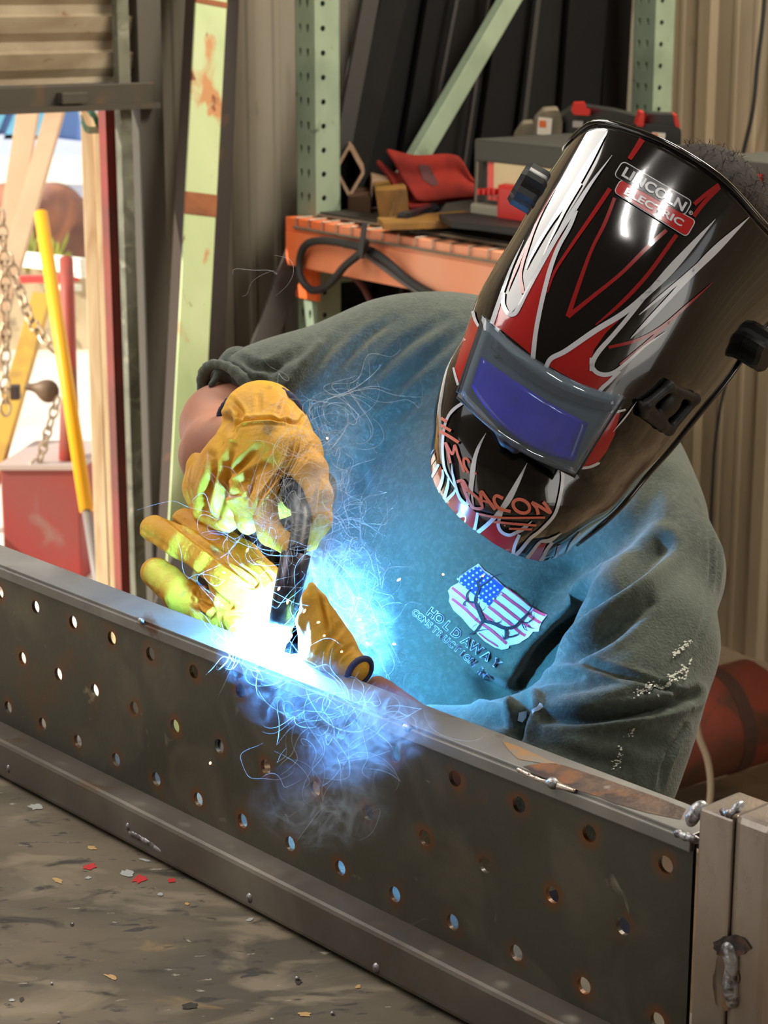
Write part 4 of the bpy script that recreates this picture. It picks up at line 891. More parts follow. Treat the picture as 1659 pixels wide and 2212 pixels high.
# jeans and boots, hidden behind the table from here
jn = Soft(); jn.ell(pelvis-ZZ*.02, (XR, YF, ZU), (.185, .135, .14), .05)
for s_ in (-1, 1):
    hp = pelvis+XR*.085*s_-ZZ*.06; jn.chain([(hp, .105), (np.array([hp[0]+.02*s_, hp[1]-.02, .48]), .08), (np.array([hp[0]+.03*s_, hp[1]+.02, .11]), .07)], .03)
v, f = jn.mesh(.012); meshobj('jeans', v, f, m_jean, person, True)
for s_ in (-1, 1):
    bt_ = Soft(); q = np.array([pelvis[0]+.115*s_, pelvis[1], .06]); bt_.cap(q+ZZ*.06, .058, q-ZZ*.01, .05, .02).cap(q-ZZ*.012, .046, q+np.array([.01*s_, -.15, -.016]), .042, .03); v, f = bt_.mesh(.008)
    v[:, 2] = np.maximum(v[:, 2], .001); meshobj('boot', v, f, mat('boot_leather', (70, 50, 34), .6), person, True)
# hair at the back of the head, behind the helmet's rim
hr = MB(); hcn = P(1462, 528, 1.875)
cap_ = Soft().ell(hcn, (hup, hfw, np.cross(hup, hfw)), (.098, .088, .076), .02); v, f = cap_.mesh(.006, cut=lambda X: (X-hcn)@hfw-.045)
hr.add(v, f)
for k in range(1800):
    i = rnd.randrange(len(v)); p = v[i]; nrm_ = unit(p-hcn); t = unit(np.cross(nrm_, [rnd.gauss(0, 1), rnd.gauss(0, 1), rnd.gauss(0, 1)])); L_ = rnd.uniform(.006, .016)
    sdv = unit(np.cross(nrm_, t))*.0003; q1 = p+nrm_*.003+t*L_*.5; q2 = q1+nrm_*.002+t*L_*.5
    hr.add([p-sdv, p+sdv, q1+sdv, q1-sdv, q2], [(0, 1, 2, 3), (3, 2, 4)])
hr.build('hair', m_hair, person)

# ---- gloves
def glove(name, soft, h, strokes, label, sm=1, cr=.0012):
    v, f = soft.mesh(h); v, f, n_ = subdiv(v, f, 1, sm); v = crinkle(v, n_, 38, cr); v = crinkle(v, n_, 95, cr*.4, 5.); v = folds(v, n_, strokes, .0)
    o = meshobj(name, v, f, m_glove, person, True); o['label'] = label; return o
# left hand resting on the far edge of the flange, fingers pointing left, thumb up
lg = Soft(); n0 = -.072
lg.chain([G(332, 1143, n0-.012, 30), G(395, 1172, n0-.010, 33), G(455, 1215, n0-.008, 34), G(520, 1262, n0-.006, 36), G(570, 1310, n0-.012, 46)], .006)
lg.chain([G(338, 1238, n0+.002, 34), G(390, 1285, n0+.002, 38), G(450, 1325, n0, 38), G(540, 1350, n0, 40)], .006)
lg.chain([G(400, 1125, n0-.045, 28), G(455, 1160, n0-.042, 38), G(520, 1210, n0-.035, 42), G(565, 1265, n0-.025, 50)], .006)
lg.chain([G(372, 1345, n0-.01, 22), G(430, 1375, n0-.01, 30), G(520, 1400, n0-.01, 34)], .008)
lg.chain([G(520, 1280, n0-.012, 60), G(566, 1325, n0-.016, 58), G(580, 1385, n0-.012, 34)], .02)
lg.chain([G(575, 1420, -.085, 20), G(640, 1436, -.07, 16), G(700, 1436, -.05, 26)], .012)
lg.chain([G(664, 1406, -.043, 20), G(712, 1406, -.043, 46), G(765, 1441, -.046, 34)], .015)
lg.chain([G(672, 1264, -.036, 8), G(682, 1300, -.038, 18), G(700, 1345, -.040, 28), G(720, 1390, -.042, 38)], .012)
lg.chain([G(662, 1290, -.032, 7), G(659, 1340, -.034, 15), G(675, 1390, -.038, 28)], .010)
lstr = [([(345, 1105), (420, 1165), (500, 1225), (548, 1262)], 5, .004), ([(330, 1180), (400, 1225), (470, 1290), (500, 1310)], 6, .0045), ([(400, 1140), (455, 1185), (545, 1240), (556, 1262), (540, 1270), (500, 1250)], 3, .002),
        ([(300, 1150), (360, 1190), (430, 1260), (455, 1300), (450, 1325), (420, 1290)], 4, -.003), ([(425, 1282), (450, 1290), (452, 1310), (432, 1300)], 6, .006),
        ([(688, 1270), (700, 1320), (712, 1370)], 5, .004), ([(735, 1355), (700, 1400), (690, 1440)], 7, .003), ([(610, 1395), (650, 1430), (700, 1460)], 6, .003), ([(640, 1420), (610, 1400), (590, 1370)], 5, .002),
        ([(480, 1330), (520, 1330), (560, 1350)], 5, .002), ([(760, 1395), (730, 1420), (720, 1450)], 5, .002), ([(560, 1215), (590, 1250), (600, 1290)], 4, .002)]
glove('glove', lg, .0022, lstr, 'lower yellow leather glove, fingers stretched out along the flange')
hm = Soft(); hc_ = PN(773, 1449, -.047); hx = unit(PN(800, 1470, -.047)-PN(760, 1440, -.047)); hy = unit(np.cross(hx, DIR)); hz_ = np.cross(hx, hy)
hm.chain([(hc_+hx*.002+hy*.0128*math.cos(a)+hz_*.0128*math.sin(a), .0022) for a in np.linspace(0, 2*math.pi, 20)], .003); v, f = hm.mesh(.0016); meshobj('glove_hem', v, f, m_navy, person, True)
# right hand gripping the torch
rg = Soft(); n1 = -.125
rg.ell(PN(572, 905, n1-.02), (unit(PN(655, 925, n1)-PN(475, 905, n1)), DIR, UP), (.0405, .037, .031), .01)
rg.chain([G(562, 893, n1-.025, 62), G(585, 955, n1-.01, 66), G(560, 1010, n1, 82)], .02)
rg.chain([G(600, 960, n1-.005, 72), G(520, 1020, n1, 82), G(470, 1045, n1, 66)], .02)
rg.chain([G(600, 970, n1, 70), G(640, 985, n1, 52), G(600, 1050, n1, 62), G(560, 1080, n1, 50)], .015)
rg.chain([G(440, 1010, n1, 40), G(430, 1055, n1+.006, 34), G(446, 1108, n1+.012, 27), G(480, 1130, n1+.02, 20)], .006)
rg.chain([G(488, 1020, n1+.012, 38), G(482, 1075, n1+.024, 31), G(490, 1125, n1+.028, 26)], .006)
rg.chain([G(535, 1030, n1+.018, 36), G(525, 1075, n1+.034, 30), G(535, 1130, n1+.04, 26)], .006)
rg.chain([G(590, 1040, n1+.020, 38), G(572, 1090, n1+.038, 32), G(585, 1150, n1+.046, 28), G(640, 1190, n1+.05, 22)], .006)
rg.chain([G(640, 975, n1+.004, 40), G(672, 1020, n1+.01, 32), G(690, 1070, n1+.016, 24), G(692, 1125, n1+.022, 20), G(672, 1175, n1+.03, 17)], .012)
rg.sub(PN(635, 1085, n1+.012), (XR, DIR, UP), (.012, .03, .020), .012)
rstr = [([(508, 945), (520, 912), (585, 905), (640, 915), (655, 900)], 4, .003), ([(500, 950), (522, 918), (585, 911), (640, 921)], 3, -.002), ([(500, 865), (520, 890), (518, 915)], 6, .004), ([(560, 845), (560, 890)], 6, .002), ([(620, 862), (600, 905)], 9, .004),
        ([(478, 915), (492, 905), (500, 930)], 9, .006), ([(458, 985), (462, 1020), (448, 1060), (438, 1100)], 9, .007), ([(505, 965), (490, 1010), (484, 1060), (470, 1115)], 8, .006),
        ([(560, 965), (520, 1005), (500, 1030)], 7, .004), ([(585, 985), (530, 1020), (505, 1045), (500, 1100)], 8, -.004), ([(640, 925), (625, 990), (590, 1040), (560, 1080), (545, 1120)], 4, .003), ([(652, 930), (636, 995), (600, 1048), (570, 1090)], 3, .002),
        ([(670, 960), (650, 990)], 4, .002), ([(677, 968), (657, 998)], 3, .0015), ([(500, 1040), (497, 1070), (512, 1066)], 5, .004), ([(690, 1040), (680, 1090), (684, 1140)], 3, .002), ([(530, 1075), (545, 1060), (550, 1040)], 4, .003)]
glove('glove', rg, .0022, rstr, 'upper yellow leather glove gripping the welding torch, navy hem at the wrist')
hm = Soft(); cpts = [(472, 912), (478, 885), (500, 858), (530, 842), (565, 836), (600, 840), (632, 858), (650, 885), (657, 912)]
hm.chain([(PN(x, y, n1-.030), .0026) for x, y in [tuple(q[:2]) for q in smooth_path([(a, c, 0) for a, c in cpts], 3)]], .003); v, f = hm.mesh(.0016); meshobj('glove_hem', v, f, m_navy, person, True)

# ------------------------------------------------------------------ chest print
bS = bvh_of([shirt])
w_ = mat('print_white', (206, 206, 226), .8); r_ = mat('print_red', (206, 60, 90), .8); bl_ = mat('print_blue', (24, 60, 160), .8); k_ = mat('print_black', (34, 34, 46), .8)
def z1(pts): return [(930+x/5.53, 1190+y/5.53) for x, y in pts]
flag = z1([(575, 155), (650, 240), (700, 270), (780, 330), (880, 430), (960, 480), (1060, 560), (1150, 640), (1240, 690), (1310, 730), (1400, 770), (1330, 860), (1290, 960), (1230, 970), (1180, 1030), (1060, 1110), (940, 1130), (930, 1165), (850, 1180), (760, 1150), (650, 1080), (570, 1000), (470, 910), (380, 800), (280, 710), (225, 600), (235, 540), (212, 480), (250, 430), (340, 380), (350, 310), (460, 230)])
decal('chest_print', [fill(flag, 7)], bS, w_, shirt, .0010)
decal('chest_print', [fill(z1([(572, 175), (650, 260), (740, 330), (878, 430), (800, 530), (700, 660), (620, 600), (520, 520), (430, 450), (345, 385), (370, 300), (470, 230)]), 6)], bS, bl_, shirt, .0016)
stripes = [([(262, 440), (420, 570), (520, 660), (640, 760), (740, 840)], 34), ([(262, 570), (400, 680), (560, 830), (700, 930), (820, 1030), (910, 1110)], 34), ([(690, 660), (850, 790), (960, 880), (1060, 970), (1140, 1020)], 34), ([(750, 580), (880, 680), (1000, 780), (1110, 860), (1190, 910)], 34),
           ([(830, 500), (960, 600), (1080, 690), (1200, 790), (1320, 870)], 34), ([(900, 440), (1010, 520), (1110, 600), (1210, 690)], 12), ([(1220, 700), (1300, 745), (1380, 780)], 34), ([(580, 980), (680, 1060), (800, 1140)], 20)]
decal('chest_print', [strip(z1(p), w/5.53) for p, w in stripes], bS, r_, shirt, .0016)
stars = []
for i in range(6):
    for j in range(8):
        x, y = 575+52*j-62*i*.0-(i*38)+j*0, 195+j*36+i*44
        x = 565-i*46+j*40; y = 190+i*30+j*46
        if i*46 > 230: continue
        cx, cy = 930+x/5.53, 1190+y/5.53; p = [(cx+(3.4 if k % 2 == 0 else 1.5)*math.sin(k*math.pi/5+.6), cy-(3.4 if k % 2 == 0 else 1.5)*math.cos(k*math.pi/5+.6)) for k in range(10)]
        V_ = [np.array((cx, cy))]+[np.array(q) for q in p]; stars.append((V_, [(0, 1+k, 1+(k+1) % 10) for k in range(10)]))
decal('chest_print', stars, bS, w_, shirt, .0021)
ant = [([(600, 870), (640, 840), (760, 870), (880, 920), (1000, 900), (1080, 820), (1160, 740), (1215, 650), (1225, 580)], (26, 40, 38, 40, 30, 26, 20, 12, 2)), ([(880, 900), (900, 960), (890, 1050), (850, 990)], (34, 30, 24, 3)), ([(900, 1030), (980, 1020), (1040, 1000), (1075, 960)], (20, 16, 12, 2)),
       ([(1080, 850), (1160, 860), (1220, 820), (1245, 750)], (20, 18, 14, 2)), ([(1090, 870), (1130, 940), (1180, 970)], (16, 12, 2)), ([(1170, 900), (1210, 930), (1270, 940)], (12, 10, 2)), ([(1170, 740), (1190, 780)], (14, 2)), ([(780, 870), (840, 840), (865, 800)], (12, 10, 2)),
       ([(640, 850), (610, 780), (560, 660), (540, 580), (580, 460), (580, 380), (640, 310), (680, 280)], (44, 46, 40, 34, 30, 26, 16, 3)), ([(560, 620), (480, 610), (430, 600), (400, 640), (470, 670)], (30, 22, 20, 12, 2)), ([(440, 600), (440, 520), (480, 470), (520, 455)], (18, 18, 14, 2)), ([(590, 440), (680, 380), (760, 310), (870, 270)], (24, 22, 18, 3)), ([(575, 400), (530, 340), (520, 300)], (14, 12, 2)), ([(700, 310), (725, 280)], (12, 3)),
       ([(620, 720), (650, 690), (670, 650)], (12, 8, 2)), ([(560, 870), (520, 900), (500, 930)], (8, 8, 3)), ([(600, 880), (540, 960), (470, 1000)], (26, 24, 16)), ([(560, 960), (640, 940), (710, 940)], (12, 12, 4)), ([(530, 840), (590, 780)], (8, 4))]
decal('chest_print', [strip(z1(p), [q/5.53 for q in w]) for p, w in ant], bS, k_, shirt, .0024)
def z1t(s, c, d, w, bold, sp=1.): return affine(text2d(s, 10, bold, sp), 930+c[0]/5.53, 1190+c[1]/5.53, d[0], d[1], w)
def arc_text(s, pts, size, m, off, bold):
    "letters spaced along a picture curve"
    q = smooth_path([(x, y, 0) for x, y in pts], 12); n = len([c for c in s]); out = []
    for i, c in enumerate(s):
        if c == ' ': continue
        k = i/(n-1)*(len(q)-1); a = q[int(k)]; t = unit((q[min(int(k)+1, len(q)-1)]-q[max(int(k)-1, 0)])[:2]); sh_ = text2d(c, 10, bold); A = np.array(sh_[0]); c_ = (A.max(0)+A.min(0))/2; vv = np.array([-t[1], t[0]])
        out.append(([a[:2]+t*(p[0]-c_[0])*size/10-vv*(p[1]-c_[1])*size/10 for p in sh_[0]], sh_[1]))
    decal('chest_lettering', out, bS, m, shirt, off)
A1 = [(935, 1324), (958, 1342), (985, 1366), (1014, 1389), (1043, 1411), (1072, 1434)]
A2 = [(899, 1324), (930, 1350), (965, 1381), (1000, 1411), (1030, 1440), (1052, 1462)]
arc_text('HOLDAWAY', A1, 27, w_, .0012, .55); arc_text('HOLDAWAY', A1, 27, k_, .0017, .12)
arc_text('CONSTRUCTION INC', A2, 19, w_, .0012, .6); arc_text('CONSTRUCTION INC', A2, 19, k_, .0017, .12)
# paint smears on the sleeve
m_pnt = mat('dry_paint', (206, 208, 196), .8)
for pts in ([(1165, 1520), (1174, 1526), (1160, 1536), (1150, 1544), (1146, 1538), (1158, 1528)], [(1118, 1540), (1136, 1536), (1134, 1550), (1126, 1560), (1116, 1556)]): decal('paint_smear', [fill(pts, 5)], bS, mat('paint_blue', (170, 200, 226), .8), shirt, .002)
sp = []
for (x0, y0, x1, y1, n_, wd) in ((1450, 1418, 1490, 1385, 60, 6), (1370, 1500, 1415, 1480, 60, 14), (1440, 1470, 1480, 1440, 40, 6), (1420, 1488, 1470, 1466, 40, 5), (1490, 1420, 1475, 1470, 16, 2), (1330, 1660, 1345, 1610, 30, 9), (1355, 1590, 1370, 1575, 14, 8)):
    for _ in range(n_):
        t = rnd.random(); cx, cy = x0+(x1-x0)*t+rnd.gauss(0, wd*.5), y0+(y1-y0)*t+rnd.gauss(0, wd*.5); r = rnd.uniform(.6, 2.2)
        V_ = [np.array((cx+r*math.cos(a)*1.5, cy+r*math.sin(a))) for a in (0, 1.2, 2.4, 3.6, 4.9)]; sp.append((V_, [(0, 1, 2, 3, 4)]))
decal('paint_smear', sp, bS, m_pnt, shirt, .002)
# ------------------------------------------------------------------ welding helmet
SNAP[0] = None
m_hel = mat('helmet_black', (10, 10, 12), .10, 0, coat=1., spec=.6, rvar=0.03)
m_hel.node_tree.nodes['Principled BSDF'].inputs['Coat Roughness'].default_value = .035
m_hin = mat('helmet_matte', (22, 22, 23), .5)
m_hred = mat('flame_red', (176, 34, 34), .16, 0, coat=1.); m_hwh = mat('flame_white', (214, 216, 222), .2, 0, coat=1.)
m_hl = mat('flame_red_line', (160, 26, 30), .2, 0, coat=1.); m_mark = mat('marker_orange', (226, 120, 96), .5)
rows = [  # picture positions of the shell from rim to chin; depth of the middle
 (1.70, [(1258, 330), (1220, 322), (1284, 265), (1375, 284), (1470, 326), (1568, 394), (1658, 492), (1735, 565), (1790, 600)]),
 (1.685, [(1200, 400), (1171, 396), (1214, 384), (1308, 376), (1412, 428), (1505, 492), (1595, 575), (1668, 640), (1722, 655)]),
 (1.670, [(1145, 500), (1119, 492), (1158, 484), (1246, 500), (1338, 548), (1430, 602), (1522, 672), (1592, 728), (1645, 716)]),
 (1.662, [(1062, 640), (1036, 632), (1072, 628), (1150, 645), (1252, 688), (1346, 738), (1438, 795), (1516, 838), (1575, 815)]),
 (1.660, [(1022, 735), (1000, 726), (1030, 722), (1100, 742), (1192, 787), (1282, 837), (1372, 888), (1450, 920), (1503, 903)]),
 (1.660, [(985, 825), (962, 795), (988, 800), (1062, 825), (1155, 872), (1244, 922), (1330, 966), (1405, 990), (1450, 968)]),
 (1.664, [(965, 893), (939, 880), (960, 878), (1030, 905), (1117, 955), (1202, 1002), (1286, 1040), (1358, 1050), (1398, 1026)]),
 (1.660, [(962, 945), (936, 932), (953, 944), (1014, 990), (1090, 1045), (1170, 1085), (1248, 1108), (1310, 1110), (1345, 1090)]),
 (1.668, [(955, 975), (931, 962), (944, 996), (994, 1060), (1065, 1116), (1142, 1150), (1218, 1160), (1270, 1146), (1300, 1133)]),
 (1.690, [(950, 992), (929, 986), (937, 1040), (978, 1102), (1038, 1154), (1102, 1193), (1165, 1211), (1212, 1201), (1246, 1175)])]
dz_ = [.15, .075, .035, .008, 0, .002, .024, .070, .125]
ctl = np.array([[np.array([x, y, d+dz_[i]]) for i, (x, y) in enumerate(r)] for d, r in rows])
def spl(A, k):
    "Catmull-Rom resample along axis 0"
    A = np.concatenate([2*A[:1]-A[1:2], A, 2*A[-1:]-A[-2:-1]]); out = []
    for i in range(1, len(A)-2):
        for j in range(k):
            t = j/k; out.append(.5*((2*A[i])+(-A[i-1]+A[i+1])*t+(2*A[i-1]-5*A[i]+4*A[i+1]-A[i+2])*t*t+(-A[i-1]+3*A[i]-3*A[i+1]+A[i+2])*t**3))
    out.append(A[-2]); return np.array(out)
g = spl(ctl, 6); g = spl(g.transpose(1, 0, 2), 6).transpose(1, 0, 2)
nr, nc = g.shape[:2]; V = [P(*q) for q in g.reshape(-1, 3)]
Fc = [(i*nc+j, i*nc+j+1, (i+1)*nc+j+1, (i+1)*nc+j) for i in range(nr-1) for j in range(nc-1)]
mid_ = Fc[(nr//2)*(nc-1)+nc//2]; nn_ = np.cross(V[mid_[1]]-V[mid_[0]], V[mid_[3]]-V[mid_[0]])
if nn_@DIR > 0: Fc = [q[::-1] for q in Fc]
hel = empty('welding_helmet', P(1200, 800, 1.74), 'glossy black welding helmet with red and white flames and violet lens on the worker', 'welding helmet')
shell = meshobj('shell', V, Fc, m_hel, hel, True)
so = shell.modifiers.new('t', 'SOLIDIFY'); so.thickness = .0035; so.offset = -1
G2 = lambda i, j: P(*g[i, j])
MB().tube([G2(0, j) for j in range(nc)], .0028, 8).build('rim_bead', m_hel, hel, True)
MB().tube([G2(i, nc-1) for i in range(nr)], .0028, 8).build('rim_bead', m_hel, hel, True)
MB().tube([G2(i, 0) for i in range(nr)], .0022, 8).build('rim_bead', m_hel, hel, True)
bH = bvh_of([shell])
z4 = lambda pts: [(1000+x/2.517, 150+y/2.517) for x, y in pts]; z5 = lambda pts: [(900+x/2.765, 650+y/2.765) for x, y in pts]; zh = lambda pts: [(920+x/4.879, 850+y/4.879) for x, y in pts]
reds = [z4([(160, 1385), (210, 1250), (235, 1330), (270, 1345), (310, 1320), (350, 1230), (430, 1070), (520, 930), (590, 830), (550, 930), (500, 1030), (450, 1200), (415, 1330), (395, 1480), (380, 1560), (300, 1490), (200, 1410)]),
        z5([(780, 385), (800, 340), (900, 290), (1050, 190), (1200, 80), (1300, 5), (1250, 75), (1130, 190), (1060, 290), (1035, 370), (1060, 430), (1120, 445), (1180, 430), (1080, 550), (930, 470)]),
        z5([(340, 70), (372, 165), (300, 400), (250, 500), (225, 420), (262, 290), (310, 150)]), z5([(1130, 665), (1215, 660), (1180, 800), (1130, 900), (1075, 970), (960, 1000), (1000, 940), (1060, 800)]),
        zh([(210, 1160), (310, 1040), (360, 1120), (450, 1180), (530, 1250), (500, 1440), (350, 1310)]), zh([(570, 1460), (680, 1360), (765, 1330), (790, 1440), (880, 1500), (955, 1480), (905, 1690), (740, 1600)]), zh([(1090, 1740), (1180, 1590), (1270, 1570), (1190, 1760)]),
        zh([(72, 905), (160, 760), (190, 850), (112, 1020)]), zh([(58, 700), (98, 610), (108, 690), (62, 760)]), zh([(1425, 1590), (1385, 1600), (1350, 1745), (1375, 1740)])]
SNAP[0] = (1100, 960)
for r in reds: decal('flame_fill', [fill(r, 8)], bH, m_hred, hel, .0005)
wh4 = [([(160, 1385), (185, 1310), (225, 1190), (270, 1070), (335, 930)], (24, 24, 18, 12, 2)), ([(222, 1215), (222, 1280), (250, 1330), (285, 1328), (315, 1280), (350, 1210), (430, 1060), (520, 900), (610, 760), (700, 620), (812, 470)], (22, 22, 24, 24, 22, 20, 22, 24, 26, 16, 2)),
       ([(380, 1575), (395, 1440), (415, 1330), (440, 1220), (475, 1090), (520, 970), (580, 860), (620, 770)], (26, 24, 24, 24, 24, 22, 22, 16)), ([(345, 1085), (400, 970), (480, 840), (580, 690), (680, 520), (790, 335)], (4, 18, 18, 36, 34, 2)), ([(440, 1010), (500, 880), (560, 760), (640, 620)], (3, 14, 18, 24)),
       ([(450, 1622), (480, 1572), (560, 1530), (720, 1420), (880, 1320), (1020, 1200), (1130, 1085), (1250, 950), (1370, 815)], (24, 26, 28, 30, 30, 32, 46, 30, 2)),
       ([(700, 1640), (705, 1590), (740, 1530), (820, 1440), (920, 1320), (1040, 1170), (1120, 1090)], (26, 26, 26, 24, 22, 20, 18)), ([(910, 1462), (1000, 1370), (1130, 1230), (1260, 1090), (1380, 970), (1555, 802)], (4, 22, 24, 34, 40, 3)), ([(955, 1335), (1080, 1230), (1200, 1130), (1300, 1045)], (4, 18, 22, 26))]
decal('flame_line', [strip(z4(p), [q/2.517 for q in w]) for p, w in wh4], bH, m_hwh, hel, .0009)
wh5 = [([(1046, 340), (1046, 390), (1075, 428), (1130, 440), (1190, 418), (1270, 350), (1360, 270), (1490, 180)], (26, 26, 26, 26, 24, 18, 14, 2)), ([(1210, 415), (1150, 480), (1105, 520), (1080, 556)], (22, 22, 24, 26)), ([(340, 62), (352, 110), (374, 155)], (18, 18, 14)), ([(224, 400), (236, 450), (252, 505)], (12, 14, 14)),
       ([(960, 1000), (1030, 990), (1080, 968), (1085, 962)], (14, 16, 16, 8)), ([(1130, 660), (1190, 660), (1245, 648)], (14, 16, 12)), ([(1170, 780), (1245, 690), (1310, 600)], (2, 10, 2))]
decal('flame_line', [strip(z5(p), [q/2.765 for q in w]) for p, w in wh5], bH, m_hwh, hel, .0009)
whh = [([(410, 90), (300, 170), (235, 260), (195, 400), (185, 600), (205, 780), (260, 900), (330, 1010)], (30, 34, 28, 28, 26, 26, 16, 8)), ([(635, 420), (570, 540), (520, 680), (495, 850), (490, 1050), (510, 1210)], (4, 28, 40, 54, 24, 18)), ([(280, 740), (292, 860), (340, 1040), (380, 1120), (440, 1160), (455, 1050), (480, 900)], (4, 24, 30, 34, 36, 30, 26)),
       ([(1065, 735), (990, 890), (880, 1100), (790, 1230), (680, 1350), (550, 1460)], (4, 36, 66, 50, 44, 44)), ([(825, 1170), (795, 1270), (765, 1370), (800, 1450), (880, 1485), (960, 1455), (1040, 1410), (1115, 1340)], (26, 30, 34, 34, 34, 36, 40, 4)), ([(1435, 820), (1435, 930), (1400, 1130), (1340, 1290), (1200, 1440), (1100, 1520), (1000, 1640), (935, 1710)], (36, 36, 36, 34, 34, 36, 38, 40)),
       ([(550, 1250), (535, 1350), (512, 1450)], (30, 32, 34)), ([(985, 1480), (935, 1600), (915, 1700)], (34, 34, 36)), ([(1425, 1465), (1300, 1540), (1200, 1560), (1110, 1670), (1050, 1745)], (4, 44, 30, 36, 40)), ([(1330, 1560), (1270, 1640), (1205, 1765)], (34, 36, 40)), ([(1620, 1460), (1530, 1580), (1480, 1690)], (18, 30, 30)),
       ([(65, 890), (105, 820), (145, 745)], (24, 28, 26)), ([(62, 645), (78, 612), (92, 592)], (10, 12, 8)), ([(125, 1045), (165, 960), (188, 870), (185, 800)], (36, 36, 28, 16)), ([(190, 1150), (220, 1040), (240, 960), (245, 890)], (34, 36, 30, 18)), ([(205, 1145), (260, 1090), (305, 1040), (312, 1010)], (36, 34, 28, 14))]
decal('flame_line', [strip(zh(p), [q/4.879 for q in w]) for p, w in whh], bH, m_hwh, hel, .0009)
rl4 = [([(570, 1345), (640, 1140), (700, 980), (770, 840), (825, 700)], (26, 22, 18, 20, 18)), ([(570, 1345), (700, 1240), (860, 1110), (1000, 970), (1105, 875)], (26, 22, 20, 22, 20)), ([(720, 1390), (850, 1280), (1000, 1120), (1160, 900)], (6, 20, 22, 22)), ([(460, 1215), (500, 1100), (590, 960), (700, 800), (800, 650)], (6, 16, 18, 22, 24)),
       ([(905, 490), (945, 430), (975, 382)], (26, 30, 34)), ([(328, 1220), (315, 1110), (350, 980), (410, 820), (500, 650)], (22, 18, 16, 12, 2)), ([(245, 1205), (290, 1090), (340, 970)], (4, 14, 10)), ([(790, 1512), (950, 1470), (1080, 1400), (1220, 1280), (1355, 1158)], (16, 18, 18, 14, 2)), ([(850, 1605), (960, 1520), (1060, 1430), (1180, 1320)], (10, 20, 14, 8)),
       ([(1255, 735), (1320, 680), (1390, 628)], (22, 22, 24)), ([(1252, 800), (1310, 725), (1392, 640)], (24, 24, 24))]
decal('flame_pinstripe', [strip(z4(p), [q/2.517 for q in w]) for p, w in rl4], bH, m_hl, hel, .0007)
mk = [([(172, 262), (235, 302)], 30), ([(170, 335), (275, 398)], 30), ([(158, 398), (250, 450), (355, 520)], 32), ([(215, 515), (245, 620), (272, 735)], 26), ([(222, 525), (290, 640), (315, 550), (350, 660), (412, 828)], 26), ([(468, 732), (440, 690), (408, 692), (415, 760), (455, 838)], 26), ([(522, 832), (538, 850)], 20),
      ([(335, 928), (395, 918), (435, 985), (448, 1030)], 32), ([(385, 935), (430, 1060), (490, 1180), (540, 1205), (600, 1195), (560, 1110), (460, 1020)], 30), ([(590, 1165), (588, 1035), (650, 1110), (735, 1220)], 34), ([(605, 1125), (680, 1150)], 22), ([(815, 1105), (745, 1075), (722, 1125), (775, 1205), (895, 1240)], 34),
      ([(1005+85*math.cos(a), 1185+68*math.sin(a)+20*math.cos(a)) for a in np.linspace(0, 6.4, 16)], 34), ([(1180, 1272), (1160, 1200), (1120, 1150), (1200, 1190), (1300, 1250), (1270, 1190), (1228, 1140)], 34), ([(560, 1262), (800, 1303), (1250, 1302)], 22), ([(720, 1345), (950, 1368), (1160, 1384)], 24), ([(880, 1415), (1115, 1425)], 22)]
decal('marker_writing', [strip(zh(p), w/4.879) for p, w in mk], bH, m_mark, hel, .0013)
zL = lambda pts: [(1300+x/7.54, 330+y/7.54) for x, y in pts]
def rr2(px, r): return [tuple(q[:2]) for q in roundpoly(px, r, 5)]
decal('brand_badge', [fill(rr2(zL([(340, 130), (1480, 795), (1350, 1035), (185, 385)]), 12), 8)], bH, m_hwh, hel, .0009)
decal('brand_badge', [fill(rr2(zL([(305, 430), (1535, 1110), (1375, 1385), (185, 650)]), 11), 8)], bH, m_hwh, hel, .0009)
decal('brand_badge', [fill(rr2(zL([(345, 155), (1455, 800), (1335, 1020), (205, 385)]), 10), 8)], bH, mat('badge_black', (16, 18, 17), .15, 0, coat=1.), hel, .0013)
decal('brand_badge', [fill(rr2(zL([(310, 452), (1510, 1115), (1368, 1362), (205, 650)]), 9), 8)], bH, mat('badge_red', (196, 36, 38), .15, 0, coat=1.), hel, .0013)
def txt(s, c, d, w, h, bold, m, off):
    V_, F_ = affine(text2d(s, 10, bold), *zL([c])[0], *d, w, h); decal('brand_lettering', [(V_, F_)], bH, m, hel, off)
txt('LINCOLN', (850, 608), (.862, .507), 152, 23, .30, m_hwh, .0017)
txt('ELECTRIC', (845, 898), (.868, .497), 142, 16.5, .30, m_hwh, .0017)
cx, cy = zL([(1440, 985)])[0]; decal('brand_lettering', [strip([(cx+4*math.cos(a), cy+4*math.sin(a)) for a in np.linspace(0, 6.3, 12)], 1)], bH, m_hwh, hel, .0013)
V_, F_ = affine(text2d('R', 10, .3), cx, cy, .86, .5, 4, 4.4); decal('brand_lettering', [(V_, F_)], bH, m_hwh, hel, .0013)
